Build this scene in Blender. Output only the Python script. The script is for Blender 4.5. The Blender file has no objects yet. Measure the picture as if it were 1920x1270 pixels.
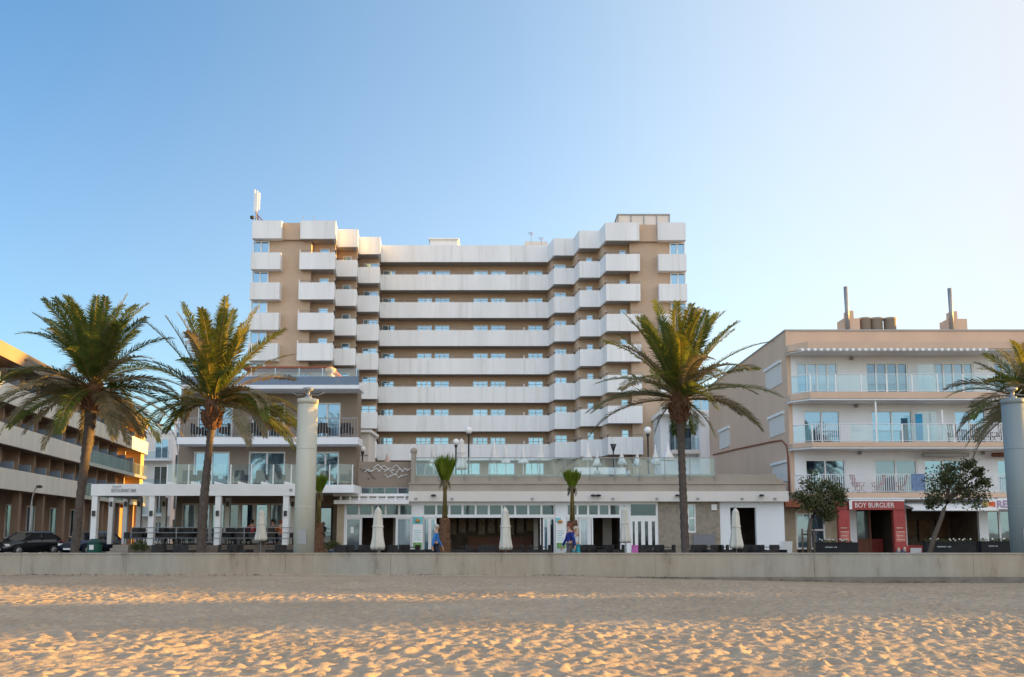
import bpy, bmesh, math, random
import numpy as np
from mathutils import Vector, Matrix
R = math.radians
PI = math.pi
random.seed(7)
C = bpy.context.scene.collection
SC = bpy.context.scene

# ------------------------------------------------------------------ camera
FPX, PITCH, EYE = 1700.0, R(7.0), 1.6
HORIZON = 998.0
SHIFT = (HORIZON - 635 - FPX * math.tan(PITCH))
cam_d = bpy.data.cameras.new('camera')
cam_d.sensor_width = 36.0
cam_d.lens = FPX * 36.0 / 1920
cam_d.shift_y = SHIFT / 1920
cam_d.clip_end = 6000
cam = bpy.data.objects.new('camera', cam_d)
C.objects.link(cam)
cam.location = (0, 0, EYE)
cam.rotation_euler = (PI / 2 + PITCH, 0, 0)
SC.camera = cam

# ------------------------------------------------------------------ sky, sun, exposure
SUN_AZ, SUN_EL = R(79.0), R(7.0)
w = bpy.data.worlds.new('World')
SC.world = w
w.use_nodes = True
nt = w.node_tree
bg = nt.nodes['Background']
sky = nt.nodes.new('ShaderNodeTexSky')
sky.sky_type = 'NISHITA'
sky.sun_disc = False
sky.sun_elevation = SUN_EL
sky.sun_rotation = SUN_AZ
sky.altitude = 0
sky.air_density = 1.0
sky.dust_density = 1.2
sky.ozone_density = 2.2
to_sun_ = (math.sin(SUN_AZ) * math.cos(SUN_EL), math.cos(SUN_AZ) * math.cos(SUN_EL), math.sin(SUN_EL))
def _sky_lobe(axis, lo, hi, col, prev, mode='ADD'):
    """broad pale lobe added to the sky around a direction of the world"""
    tc = nt.nodes.new('ShaderNodeTexCoord')
    dp = nt.nodes.new('ShaderNodeVectorMath'); dp.operation = 'DOT_PRODUCT'; dp.inputs[1].default_value = axis
    nt.links.new(tc.outputs['Generated'], dp.inputs[0])
    mr = nt.nodes.new('ShaderNodeMapRange'); mr.interpolation_type = 'SMOOTHSTEP'
    mr.inputs['From Min'].default_value = lo; mr.inputs['From Max'].default_value = hi
    nt.links.new(dp.outputs['Value'], mr.inputs['Value'])
    mx = nt.nodes.new('ShaderNodeMixRGB'); mx.blend_type = mode
    nt.links.new(mr.outputs[0], mx.inputs[0]); nt.links.new(prev, mx.inputs[1]); mx.inputs[2].default_value = (*col, 1)
    return mx.outputs[0]
tint = nt.nodes.new('ShaderNodeMixRGB'); tint.blend_type = 'MULTIPLY'; tint.inputs[0].default_value = 1
nt.links.new(sky.outputs[0], tint.inputs[1]); tint.inputs[2].default_value = (0.38, 0.64, 0.78, 1)
o_ = _sky_lobe(to_sun_, -0.45, 0.80, (0.78, 0.74, 0.55), tint.outputs[0])
o_ = _sky_lobe((0, 0, -1), -0.58, -0.10, (0.33, 0.16, 0.02), o_)                # paler towards the horizon
o_ = _sky_lobe(to_sun_, 0.18, 0.90, (1.66, 1.60, 1.55), o_, 'MIX')          # haze towards the low sun
o_ = _sky_lobe((0, -0.966, 0.26), 0.0, 1.0, (1.75, 1.50, 1.32), o_)                  # unseen glow added behind the viewer to brighten the shaded facades
nt.links.new(o_, bg.inputs[0])
bg.inputs[1].default_value = 0.15
to_sun = Vector((math.sin(SUN_AZ) * math.cos(SUN_EL), math.cos(SUN_AZ) * math.cos(SUN_EL), math.sin(SUN_EL)))
sd = bpy.data.lights.new('sun', 'SUN')
sd.energy = 4.6
sd.angle = R(0.5)
sd.color = (1.0, 0.54, 0.11)
sun = bpy.data.objects.new('sun', sd)
C.objects.link(sun)
sun.rotation_euler = to_sun.to_track_quat('Z', 'Y').to_euler()
sun.location = (60, 0, 40)
SC.view_settings.view_transform = 'Standard'
SC.view_settings.look = 'None'
SC.view_settings.gamma = 1
SC.view_settings.exposure = 1.85
SC.render.engine = 'CYCLES'
SC.cycles.max_bounces = 8
SC.cycles.transparent_max_bounces = 16
SC.cycles.caustics_reflective = False
SC.cycles.caustics_refractive = False

# ------------------------------------------------------------------ measuring: a pixel of the photograph at distance Y
def _ray(px, py):
    a = (px - 960) / FPX
    b = (635 + SHIFT - py) / FPX
    cy, sy = math.cos(PITCH), math.sin(PITCH)
    return a, cy - b * sy, sy + b * cy
def X(px, Y, py=900):
    a, dy, dz = _ray(px, py)
    return a / dy * Y
def Z(py, Y):
    a, dy, dz = _ray(960, py)
    return EYE + dz / dy * Y

# ------------------------------------------------------------------ materials
MATS = {}
def _nodes(name):
    m = bpy.data.materials.new(name)
    m.use_nodes = True
    n = m.node_tree.nodes
    n.clear()
    out = n.new('ShaderNodeOutputMaterial')
    return m, n, m.node_tree.links, out
def mat(name, col, rough=0.7, var=0.12, scale=1.2, bump=0.0, bscale=40.0, metal=0.0, streak=False, spec=0.4, fine=0.0):
    m, n, l, out = _nodes(name)
    p = n.new('ShaderNodeBsdfPrincipled')
    p.inputs['Roughness'].default_value = rough
    p.inputs['Metallic'].default_value = metal
    p.inputs['Specular IOR Level'].default_value = spec
    l.new(p.outputs[0], out.inputs[0])
    geo = n.new('ShaderNodeNewGeometry')
    src = geo.outputs['Position']
    if streak:
        mp = n.new('ShaderNodeMapping')
        mp.inputs['Scale'].default_value = (1, 1, 0.14)
        l.new(src, mp.inputs[0]); src2 = mp.outputs[0]
    else:
        src2 = src
    nz = n.new('ShaderNodeTexNoise')
    nz.inputs['Scale'].default_value = scale
    nz.inputs['Detail'].default_value = 6
    nz.inputs['Roughness'].default_value = 0.62
    l.new(src2, nz.inputs['Vector'])
    cr = n.new('ShaderNodeValToRGB')
    cr.color_ramp.elements[0].position = 0.3
    cr.color_ramp.elements[1].position = 0.7
    cr.color_ramp.elements[0].color = (*[c * (1 - var) for c in col], 1)
    cr.color_ramp.elements[1].color = (*[min(1, c * (1 + var * 0.7)) for c in col], 1)
    l.new(nz.outputs['Fac'], cr.inputs[0])
    l.new(cr.outputs[0], p.inputs['Base Color'])
    if bump:
        nb = n.new('ShaderNodeTexNoise')
        nb.inputs['Scale'].default_value = bscale
        nb.inputs['Detail'].default_value = 4
        l.new(src, nb.inputs['Vector'])
        bp = n.new('ShaderNodeBump')
        bp.inputs['Strength'].default_value = bump
        bp.inputs['Distance'].default_value = 0.03
        l.new(nb.outputs['Fac'], bp.inputs['Height'])
        l.new(bp.outputs[0], p.inputs['Normal'])
    MATS[name] = m
    return m

def glass_mat(name, dark, curtain, tint=(0.8, 0.93, 1.0), refl=0.3, rough=0.04):
    """a window pane: reflection over a dim room, in some windows over a drawn curtain"""
    m, n, l, out = _nodes(name)
    oi = n.new('ShaderNodeObjectInfo')
    geo = n.new('ShaderNodeNewGeometry')
    wv = n.new('ShaderNodeTexWave')
    wv.inputs['Scale'].default_value = 3.2
    wv.inputs['Distortion'].default_value = 2.5
    wv.inputs['Detail'].default_value = 2
    l.new(geo.outputs['Position'], wv.inputs['Vector'])
    cr = n.new('ShaderNodeValToRGB')
    cr.color_ramp.elements[0].color = (*[c * 0.72 for c in curtain], 1)
    cr.color_ramp.elements[1].color = (*curtain, 1)
    l.new(wv.outputs['Fac'], cr.inputs[0])
    rr = n.new('ShaderNodeValToRGB')
    rr.color_ramp.elements[0].position = 0.25
    rr.color_ramp.elements[1].position = 0.75
    l.new(oi.outputs['Random'], rr.inputs[0])
    mx = n.new('ShaderNodeMixRGB')
    l.new(rr.outputs[0], mx.inputs[0])
    mx.inputs[1].default_value = (*dark, 1)
    l.new(cr.outputs[0], mx.inputs[2])
    df = n.new('ShaderNodeBsdfDiffuse')
    l.new(mx.outputs[0], df.inputs[0])
    gl = n.new('ShaderNodeBsdfGlossy')
    gl.inputs['Color'].default_value = (*tint, 1)
    gl.inputs['Roughness'].default_value = rough
    nb = n.new('ShaderNodeTexNoise')
    nb.inputs['Scale'].default_value = 0.8
    l.new(geo.outputs['Position'], nb.inputs['Vector'])
    bp = n.new('ShaderNodeBump')
    bp.inputs['Strength'].default_value = 0.06
    bp.inputs['Distance'].default_value = 0.1
    l.new(nb.outputs['Fac'], bp.inputs['Height'])
    l.new(bp.outputs[0], gl.inputs['Normal'])
    ms = n.new('ShaderNodeMixShader')
    ms.inputs[0].default_value = refl
    l.new(df.outputs[0], ms.inputs[1])
    l.new(gl.outputs[0], ms.inputs[2])
    l.new(ms.outputs[0], out.inputs[0])
    MATS[name] = m
    return m
def clear_glass(name, tint, body, f_body=0.18, f_gloss=0.12):
    m, n, l, out = _nodes(name)
    tr = n.new('ShaderNodeBsdfTransparent'); tr.inputs[0].default_value = (*tint, 1)
    df = n.new('ShaderNodeBsdfDiffuse'); df.inputs[0].default_value = (*body, 1)
    gl = n.new('ShaderNodeBsdfGlossy'); gl.inputs['Roughness'].default_value = 0.03
    a = n.new('ShaderNodeMixShader'); a.inputs[0].default_value = f_body
    b = n.new('ShaderNodeMixShader'); b.inputs[0].default_value = f_gloss
    l.new(tr.outputs[0], a.inputs[1]); l.new(df.outputs[0], a.inputs[2])
    l.new(a.outputs[0], b.inputs[1]); l.new(gl.outputs[0], b.inputs[2])
    l.new(b.outputs[0], out.inputs[0])
    MATS[name] = m
    return m
def leaf_mat(name, c1, c2, trans=0.35, scale=2.0):
    m, n, l, out = _nodes(name)
    geo = n.new('ShaderNodeNewGeometry')
    nz = n.new('ShaderNodeTexNoise'); nz.inputs['Scale'].default_value = scale; nz.inputs['Detail'].default_value = 5
    l.new(geo.outputs['Position'], nz.inputs['Vector'])
    cr = n.new('ShaderNodeValToRGB')
    cr.color_ramp.elements[0].position = 0.35; cr.color_ramp.elements[1].position = 0.65
    cr.color_ramp.elements[0].color = (*c1, 1); cr.color_ramp.elements[1].color = (*c2, 1)
    l.new(nz.outputs['Fac'], cr.inputs[0])
    df = n.new('ShaderNodeBsdfPrincipled'); df.inputs['Roughness'].default_value = 0.5
    df.inputs['Specular IOR Level'].default_value = 0.18
    tl = n.new('ShaderNodeBsdfTranslucent')
    l.new(cr.outputs[0], df.inputs['Base Color']); l.new(cr.outputs[0], tl.inputs[0])
    ms = n.new('ShaderNodeMixShader'); ms.inputs[0].default_value = trans
    l.new(df.outputs[0], ms.inputs[1]); l.new(tl.outputs[0], ms.inputs[2])
    l.new(ms.outputs[0], out.inputs[0])
    MATS[name] = m
    return m
def stone_mat(name, c1, c2, mortar, scale=2.2):
    m, n, l, out = _nodes(name)
    geo = n.new('ShaderNodeNewGeometry')
    v = n.new('ShaderNodeTexVoronoi'); v.inputs['Scale'].default_value = scale
    v2 = n.new('ShaderNodeTexVoronoi'); v2.inputs['Scale'].default_value = scale; v2.feature = 'DISTANCE_TO_EDGE'
    l.new(geo.outputs['Position'], v.inputs['Vector']); l.new(geo.outputs['Position'], v2.inputs['Vector'])
    sep = n.new('ShaderNodeSeparateColor'); l.new(v.outputs['Color'], sep.inputs[0])
    mx = n.new('ShaderNodeMixRGB'); mx.inputs[1].default_value = (*c1, 1); mx.inputs[2].default_value = (*c2, 1)
    l.new(sep.outputs[0], mx.inputs[0])
    cr = n.new('ShaderNodeValToRGB'); cr.color_ramp.elements[0].position = 0.02; cr.color_ramp.elements[1].position = 0.07
    l.new(v2.outputs['Distance'], cr.inputs[0])
    m2 = n.new('ShaderNodeMixRGB'); m2.inputs[1].default_value = (*mortar, 1)
    l.new(cr.outputs[0], m2.inputs[0]); l.new(mx.outputs[0], m2.inputs[2])
    p = n.new('ShaderNodeBsdfPrincipled'); p.inputs['Roughness'].default_value = 0.85
    bp = n.new('ShaderNodeBump'); bp.inputs['Strength'].default_value = 0.5; bp.inputs['Distance'].default_value = 0.03
    l.new(cr.outputs[0], bp.inputs['Height']); l.new(bp.outputs[0], p.inputs['Normal'])
    l.new(m2.outputs[0], p.inputs['Base Color']); l.new(p.outputs[0], out.inputs[0])
    MATS[name] = m
    return m

WHITE = mat('white_paint', (0.80, 0.82, 0.84), 0.6, 0.07, 0.7, streak=True)
WHITE2 = mat('white_trim', (0.80, 0.80, 0.79), 0.5, 0.05, 2)
HWHITE = mat('hotel_white_render', (0.80, 0.81, 0.81), 0.75, 0.09, 0.55, 0.15, 18, streak=True)
def add_joints(m, pitch, dark=0.72, width=0.02):
    n, l = m.node_tree.nodes, m.node_tree.links
    p = [q for q in n if q.type == 'BSDF_PRINCIPLED'][0]
    src = p.inputs['Base Color'].links[0].from_socket
    geo = n.new('ShaderNodeNewGeometry'); sp = n.new('ShaderNodeSeparateXYZ'); l.new(geo.outputs['Position'], sp.inputs[0])
    a = n.new('ShaderNodeMath'); a.operation = 'WRAP'; a.inputs[1].default_value = pitch; a.inputs[2].default_value = 0; l.new(sp.outputs['X'], a.inputs[0])
    b = n.new('ShaderNodeMath'); b.operation = 'LESS_THAN'; b.inputs[1].default_value = width; l.new(a.outputs[0], b.inputs[0])
    nz = n.new('ShaderNodeTexNoise'); nz.inputs['Scale'].default_value = 1.0; nz.inputs['Detail'].default_value = 3
    mp = n.new('ShaderNodeMapping'); mp.inputs['Scale'].default_value = (2.6, 2.6, 0.12); l.new(geo.outputs['Position'], mp.inputs[0]); l.new(mp.outputs[0], nz.inputs['Vector'])
    cr = n.new('ShaderNodeValToRGB'); cr.color_ramp.elements[0].position = .30; cr.color_ramp.elements[1].position = .46
    cr.color_ramp.elements[0].color = (.90, .89, .86, 1); cr.color_ramp.elements[1].color = (1, 1, 1, 1); l.new(nz.outputs['Fac'], cr.inputs[0])
    m1 = n.new('ShaderNodeMixRGB'); m1.blend_type = 'MULTIPLY'; m1.inputs[0].default_value = 1; l.new(src, m1.inputs[1]); l.new(cr.outputs[0], m1.inputs[2])
    m2 = n.new('ShaderNodeMixRGB'); m2.blend_type = 'MULTIPLY'; l.new(b.outputs[0], m2.inputs[0]); l.new(m1.outputs[0], m2.inputs[1]); m2.inputs[2].default_value = (dark, dark, dark, 1)
    l.new(m2.outputs[0], p.inputs['Base Color'])
add_joints(HWHITE, 3.05, 0.93, 0.04)
HTAN = mat('hotel_tan_render', (0.54, 0.40, 0.285), 0.85, 0.10, 0.5, 0.3, 25)
HTANR = mat('hotel_recess_render', (0.34, 0.25, 0.185), 0.85, 0.10, 0.5, 0.2, 25)
SOFFIT = mat('grey_soffit', (0.40, 0.39, 0.37), 0.9, 0.1, 0.8)
TAUPE = mat('taupe_render', (0.27, 0.215, 0.165), 0.85, 0.08, 0.6, 0.2, 25, streak=True)
PINK = mat('pink_beige_render', (0.64, 0.455, 0.33), 0.85, 0.08, 0.5, 0.2, 25, streak=True)
CREAM = mat('cream_render', (0.76, 0.74, 0.66), 0.8, 0.13, 0.8, streak=True)
OCHRE = mat('ochre_render', (0.55, 0.36, 0.18), 0.85, 0.1, 0.7)
BROWNW = mat('brown_wall', (0.26, 0.18, 0.13), 0.85, 0.12, 0.7)
CONC = mat('parapet_concrete', (0.37, 0.325, 0.27), 0.9, 0.14, 0.9, 0.3, 30, streak=True)
BEAM = mat('off_white_beam', (0.70, 0.66, 0.61), 0.7, 0.06, 0.8, streak=True)
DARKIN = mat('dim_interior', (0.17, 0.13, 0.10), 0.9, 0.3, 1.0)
GREYM = mat('grey_metal', (0.30, 0.31, 0.32), 0.45, 0.1, 3, metal=0.4)
DARKM = mat('dark_metal', (0.04, 0.042, 0.045), 0.4, 0.1, 3, metal=0.3)
BLACKP = mat('black_cloth', (0.014, 0.015, 0.017), 0.8, 0.3, 3)
WICKER = mat('dark_wicker', (0.030, 0.026, 0.024), 0.6, 0.4, 30, 0.5, 90)
GLOBE = mat('opal_glass', (0.85, 0.85, 0.83), 0.25, 0.03, 3)
CANVAS = mat('cream_canvas', (0.66, 0.63, 0.55), 0.85, 0.10, 3, 0.2, 30)
CANVASW = mat('white_canvas', (0.72, 0.70, 0.67), 0.85, 0.08, 3, 0.2, 30)
REDS = mat('red_sign', (0.38, 0.055, 0.05), 0.5, 0.18, 3)
REDT = mat('terracotta', (0.30, 0.10, 0.055), 0.8, 0.3, 5)
TEXTW = mat('sign_lettering_white', (0.82, 0.78, 0.74), 0.6, 0.04, 4)
TEXTG = mat('sign_lettering_grey', (0.30, 0.33, 0.36), 0.6, 0.05, 4)
PILLAR = mat('pale_pillar_paint', (0.47, 0.47, 0.40), 0.6, 0.16, 0.8, 0.1, 30, streak=True)
WOODR = mat('red_brown_wood', (0.16, 0.055, 0.03), 0.6, 0.25, 3, streak=True)
ASPH = mat('asphalt', (0.055, 0.055, 0.057), 0.9, 0.2, 2, 0.3, 60)
PAVE = mat('promenade_paving', (0.30, 0.27, 0.24), 0.85, 0.12, 1.5, 0.2, 30)
EARTH = mat('town_ground', (0.24, 0.21, 0.17), 0.9, 0.2, 0.2)
GPANE = glass_mat('hotel_pane', (0.02, 0.05, 0.08), (0.34, 0.47, 0.52), tint=(0.5, 0.8, 1.0), refl=0.40)
GPANE2 = glass_mat('guesthouse_pane', (0.012, 0.022, 0.04), (0.13, 0.25, 0.33), tint=(0.5, 0.76, 1.0), refl=0.30)
GPANE3 = glass_mat('shop_pane', (0.025, 0.03, 0.035), (0.10, 0.12, 0.12), tint=(0.5, 0.78, 1.0), refl=0.10)
GPANE4 = glass_mat('curtained_pane', (0.10, 0.13, 0.15), (0.50, 0.60, 0.65), tint=(0.55, 0.8, 1.0), refl=0.16)
RAILG = clear_glass('balustrade_glass', (0.88, 0.955, 0.975), (0.45, 0.62, 0.68), 0.04, 0.05)
RAILG2 = clear_glass('blue_balustrade_glass', (0.55, 0.68, 0.82), (0.075, 0.125, 0.22), 0.78, 0.08)
STONE = stone_mat('rubble_stone', (0.33, 0.28, 0.21), (0.24, 0.205, 0.165), (0.34, 0.30, 0.245), 5.5)
TILEY = mat('sandstone_block', (0.44, 0.36, 0.26), 0.85, 0.15, 2)
PALMG = leaf_mat('palm_green', (0.062, 0.094, 0.018), (0.14, 0.165, 0.032), 0.45)
PALMY = leaf_mat('palm_yellow_green', (0.11, 0.125, 0.014), (0.21, 0.185, 0.024), 0.42)
PALMD = leaf_mat('palm_old_frond', (0.14, 0.125, 0.066), (0.25, 0.205, 0.12), 0.32)
RACH = leaf_mat('palm_rachis', (0.11, 0.085, 0.028), (0.21, 0.15, 0.045), 0.1)
TRUNK = mat('palm_trunk', (0.095, 0.074, 0.062), 0.9, 0.35, 7, 0.9, 22)
FIBRE = mat('palm_fibre', (0.15, 0.075, 0.042), 0.95, 0.4, 9, 1.0, 30)
BARK = mat('tree_bark', (0.13, 0.10, 0.075), 0.9, 0.3, 8, 0.6, 40)
WASH = leaf_mat('young_palm_green', (0.09, 0.15, 0.012), (0.21, 0.27, 0.028), 0.4)
OLEA = leaf_mat('olive_leaf', (0.06, 0.078, 0.026), (0.15, 0.165, 0.07), 0.45, 6)
OLEA2 = leaf_mat('olive_leaf_pale', (0.13, 0.115, 0.065), (0.20, 0.17, 0.11), 0.3, 6)

# ------------------------------------------------------------------ mesh builder
ROOTLOC = {}
class MB:
    def __init__(s, xf=None):
        s.v, s.f, s.mi, s.sm, s.xf = [], [], [], [], xf
    def add(s, vs, fs, mi=0, smooth=False):
        o = len(s.v)
        s.v += [tuple(s.xf(*p)) if s.xf else tuple(p) for p in vs]
        for f in fs:
            s.f.append(tuple(i + o for i in f)); s.mi.append(mi); s.sm.append(smooth)
        return s
    def box(s, x0, x1, y0, y1, z0, z1, mi=0):
        vs = [(x, y, z) for z in (z0, z1) for x, y in ((x0, y0), (x1, y0), (x1, y1), (x0, y1))]
        return s.add(vs, [(0, 3, 2, 1), (4, 5, 6, 7), (0, 1, 5, 4), (1, 2, 6, 5), (2, 3, 7, 6), (3, 0, 4, 7)], mi)
    def obox(s, c, size, rz=0, mi=0, rx=0, ry=0):
        M = Matrix.Translation(c) @ Matrix.Rotation(rz, 4, 'Z') @ Matrix.Rotation(ry, 4, 'Y') @ Matrix.Rotation(rx, 4, 'X')
        a, b, c2 = [q / 2 for q in size]
        vs = [M @ Vector((x, y, z)) for z in (-c2, c2) for x, y in ((-a, -b), (a, -b), (a, b), (-a, b))]
        return s.add(vs, [(0, 3, 2, 1), (4, 5, 6, 7), (0, 1, 5, 4), (1, 2, 6, 5), (2, 3, 7, 6), (3, 0, 4, 7)], mi)
    def prism(s, poly, z0, z1, mi=0, zs=None):
        n = len(poly)
        vs = [(x, y, z0) for x, y in poly] + [(x, y, z1) for x, y in poly]
        fs = [tuple(reversed(range(n))), tuple(range(n, 2 * n))] + [(i, (i + 1) % n, n + (i + 1) % n, n + i) for i in range(n)]
        return s.add(vs, fs, mi)
    def tube(s, pts, r, n=8, mi=0, smooth=True, cap=True):
        pts = [Vector(p) for p in pts]
        rs = r if isinstance(r, (list, tuple)) else [r] * len(pts)
        vs, fs = [], []
        for i, p in enumerate(pts):
            t = (pts[min(i + 1, len(pts) - 1)] - pts[max(i - 1, 0)]).normalized()
            ref = Vector((0, 0, 1)) if abs(t.z) < 0.9 else Vector((1, 0, 0))
            a = t.cross(ref).normalized(); b = t.cross(a)
            for k in range(n):
                q = 2 * PI * k / n
                vs.append(p + (a * math.cos(q) + b * math.sin(q)) * rs[i])
        for i in range(len(pts) - 1):
            for k in range(n):
                fs.append((i * n + k, i * n + (k + 1) % n, (i + 1) * n + (k + 1) % n, (i + 1) * n + k))
        s.add(vs, fs, mi, smooth)
        if cap:
            o = len(s.v) - len(vs)
            s.f.append(tuple(o + k for k in reversed(range(n)))); s.mi.append(mi); s.sm.append(False)
            o2 = len(s.v) - n
            s.f.append(tuple(o2 + k for k in range(n))); s.mi.append(mi); s.sm.append(False)
        return s
    def lathe(s, prof, c=(0, 0, 0), n=16, mi=0, smooth=True, wob=None):
        vs, fs = [], []
        for r, z in prof:
            for k in range(n):
                q = 2 * PI * k / n
                rr = r * (wob(k, z) if wob else 1)
                vs.append((c[0] + rr * math.cos(q), c[1] + rr * math.sin(q), c[2] + z))
        m = len(prof)
        for i in range(m - 1):
            for k in range(n):
                fs.append((i * n + k, i * n + (k + 1) % n, (i + 1) * n + (k + 1) % n, (i + 1) * n + k))
        fs.append(tuple(reversed(range(n)))); fs.append(tuple((m - 1) * n + k for k in range(n)))
        return s.add(vs, fs, mi, smooth)
    def strip(s, line, th, z0, z1, mi=0):
        """an upright band that follows a plan polyline; th is the thickness to the +y side"""
        n = len(line)
        off = []
        for i in range(n):
            a = Vector(line[max(i - 1, 0)]); b = Vector(line[min(i + 1, n - 1)]); p = Vector(line[i])
            if i in (0, n - 1):
                t = (b - a).normalized(); nn = Vector((-t.y, t.x)); off.append(p + nn * th)
            else:
                t1 = (p - a).normalized(); t2 = (b - p).normalized()
                n1 = Vector((-t1.y, t1.x)); n2 = Vector((-t2.y, t2.x))
                m = (n1 + n2).normalized(); off.append(p + m * (th / max(0.4, m.dot(n1))))
        vs = [(p[0], p[1], z) for z in (z0, z1) for p in line] + [(p[0], p[1], z) for z in (z0, z1) for p in off]
        fs = []
        for i in range(n - 1):
            fs += [(i, i + 1, n + i + 1, n + i), (2 * n + i + 1, 2 * n + i, 3 * n + i, 3 * n + i + 1),
                   (n + i, n + i + 1, 3 * n + i + 1, 3 * n + i), (i + 1, i, 2 * n + i, 2 * n + i + 1)]
        fs += [(0, n, 3 * n, 2 * n), (n - 1, 3 * n - 1, 4 * n - 1, 2 * n - 1)]
        return s.add(vs, fs, mi)
    def wall(s, x0, x1, z0, z1, y0, y1, ops, mi=0):
        """a wall slab between y0 and y1 with rectangular openings (xa, xb, za, zb)"""
        xs = sorted({x0, x1, *[min(max(q, x0), x1) for o in ops for q in o[:2]]})
        for a, b in zip(xs, xs[1:]):
            if b - a < 1e-5: continue
            mid = (a + b) / 2
            holes = sorted([(max(o[2], z0), min(o[3], z1)) for o in ops if o[0] < mid < o[1]])
            z = z0
            for h0, h1 in holes:
                if h0 > z + 1e-5: s.box(a, b, y0, y1, z, h0, mi)
                z = max(z, h1)
            if z < z1 - 1e-5: s.box(a, b, y0, y1, z, z1, mi)
        return s
    def build(s, name, mats, parent=None, world=False, merge=False):
        me = bpy.data.meshes.new(name)
        vs = s.v
        if world and parent is not None:
            L = ROOTLOC[parent]
            vs = [(p[0] - L[0], p[1] - L[1], p[2] - L[2]) for p in vs]
        me.from_pydata(vs, [], s.f)
        me.polygons.foreach_set('material_index', s.mi)
        me.polygons.foreach_set('use_smooth', s.sm)
        for m in (mats if isinstance(mats, (list, tuple)) else [mats]):
            me.materials.append(m)
        bm = bmesh.new(); bm.from_mesh(me)
        if merge: bmesh.ops.remove_doubles(bm, verts=bm.verts, dist=1e-4)
        if len(s.f) < 6000: bmesh.ops.recalc_face_normals(bm, faces=bm.faces)
        bm.to_mesh(me); bm.free()
        o = bpy.data.objects.new(name, me)
        C.objects.link(o)
        if parent is not None:
            o.parent = parent
            if world: ROOTLOC[o] = ROOTLOC[parent]
        return o
def tag(o, label, cat, group=None, kind=None):
    if label: o['label'] = label
    if cat: o['category'] = cat
    if group: o['group'] = group
    if kind: o['kind'] = kind
    return o
def thing(name, label, cat, loc=(0, 0, 0), rz=0, group=None):
    o = bpy.data.objects.new(name, None)
    C.objects.link(o)
    o.empty_display_size = 0.3
    o.location = loc; o.rotation_euler = (0, 0, rz)
    ROOTLOC[o] = tuple(loc)
    return tag(o, label, cat, group)
KIDS = {}
def copy_tree(o, loc=None, rz=None, label=None, group=None, parent=None, scale=None):
    c = o.copy(); C.objects.link(c)
    if parent is not None: c.parent = parent
    else:
        if loc is not None: c.location = loc
        if rz is not None: c.rotation_euler = (0, 0, rz)
        if scale is not None: c.scale = scale
        if label: c['label'] = label
        if group: c['group'] = group
    for ch in list(o.children): copy_tree(ch, parent=c)
    return c
ORD = ['first', 'second', 'third', 'fourth', 'fifth', 'sixth', 'seventh', 'eighth', 'ninth', 'tenth', 'eleventh',
       'twelfth', 'thirteenth', 'fourteenth', 'fifteenth', 'sixteenth']

def window(parent, x0, x1, z0, z1, y, leaves=2, fr=0.07, fm=None, pm=None, transom=None, name='window', xf=None, world=True, depth=0.10, pane=True):
    fm = fm or WHITE2; pm = pm or GPANE
    m = MB(xf)
    m.box(x0, x0 + fr, y - 0.04, y + depth, z0, z1); m.box(x1 - fr, x1, y - 0.04, y + depth, z0, z1)
    m.box(x0 + fr, x1 - fr, y - 0.04, y + depth, z1 - fr, z1); m.box(x0 + fr, x1 - fr, y - 0.04, y + depth, z0, z0 + fr)
    for i in range(1, leaves):
        xm = x0 + (x1 - x0) * i / leaves
        m.box(xm - fr * 0.55, xm + fr * 0.55, y - 0.03, y + depth * 0.8, z0 + fr, z1 - fr)
    if transom:
        m.box(x0 + fr, x1 - fr, y - 0.025, y + depth * 0.7, transom - fr / 2, transom + fr / 2)
    o = m.build(name, fm, parent, world)
    if pane:
        MB(xf).box(x0 + fr * 0.5, x1 - fr * 0.5, y + 0.03, y + 0.05, z0 + fr * 0.5, z1 - fr * 0.5).build('pane', pm, o, world)
    return o
def text_mesh(txt, size, extrude, name, m, parent, loc, width=None, world=True, rz=0, bold=0.0):
    cu = bpy.data.curves.new('lettering', 'FONT')
    cu.body = txt; cu.size = size; cu.extrude = extrude; cu.align_x = 'CENTER'; cu.align_y = 'CENTER'; cu.offset = bold
    cu.resolution_u = 3
    to = bpy.data.objects.new('lettering', cu); C.objects.link(to)
    bpy.context.view_layer.update()
    me = bpy.data.meshes.new_from_object(to.evaluated_get(bpy.context.evaluated_depsgraph_get()))
    bpy.data.objects.remove(to); bpy.data.curves.remove(cu)
    xs = [v.co.x for v in me.vertices]
    k = width / (max(xs) - min(xs)) if width else 1
    L = ROOTLOC[parent] if world else (0, 0, 0)
    M = Matrix.Translation(Vector(loc) - Vector(L)) @ Matrix.Rotation(rz, 4, 'Z') @ Matrix.Rotation(PI / 2, 4, 'X') @ Matrix.Diagonal((k, 1, 1, 1))
    me.transform(M)
    me.materials.clear(); me.materials.append(m)
    o = bpy.data.objects.new(name, me); C.objects.link(o); o.parent = parent
    return o

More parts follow.
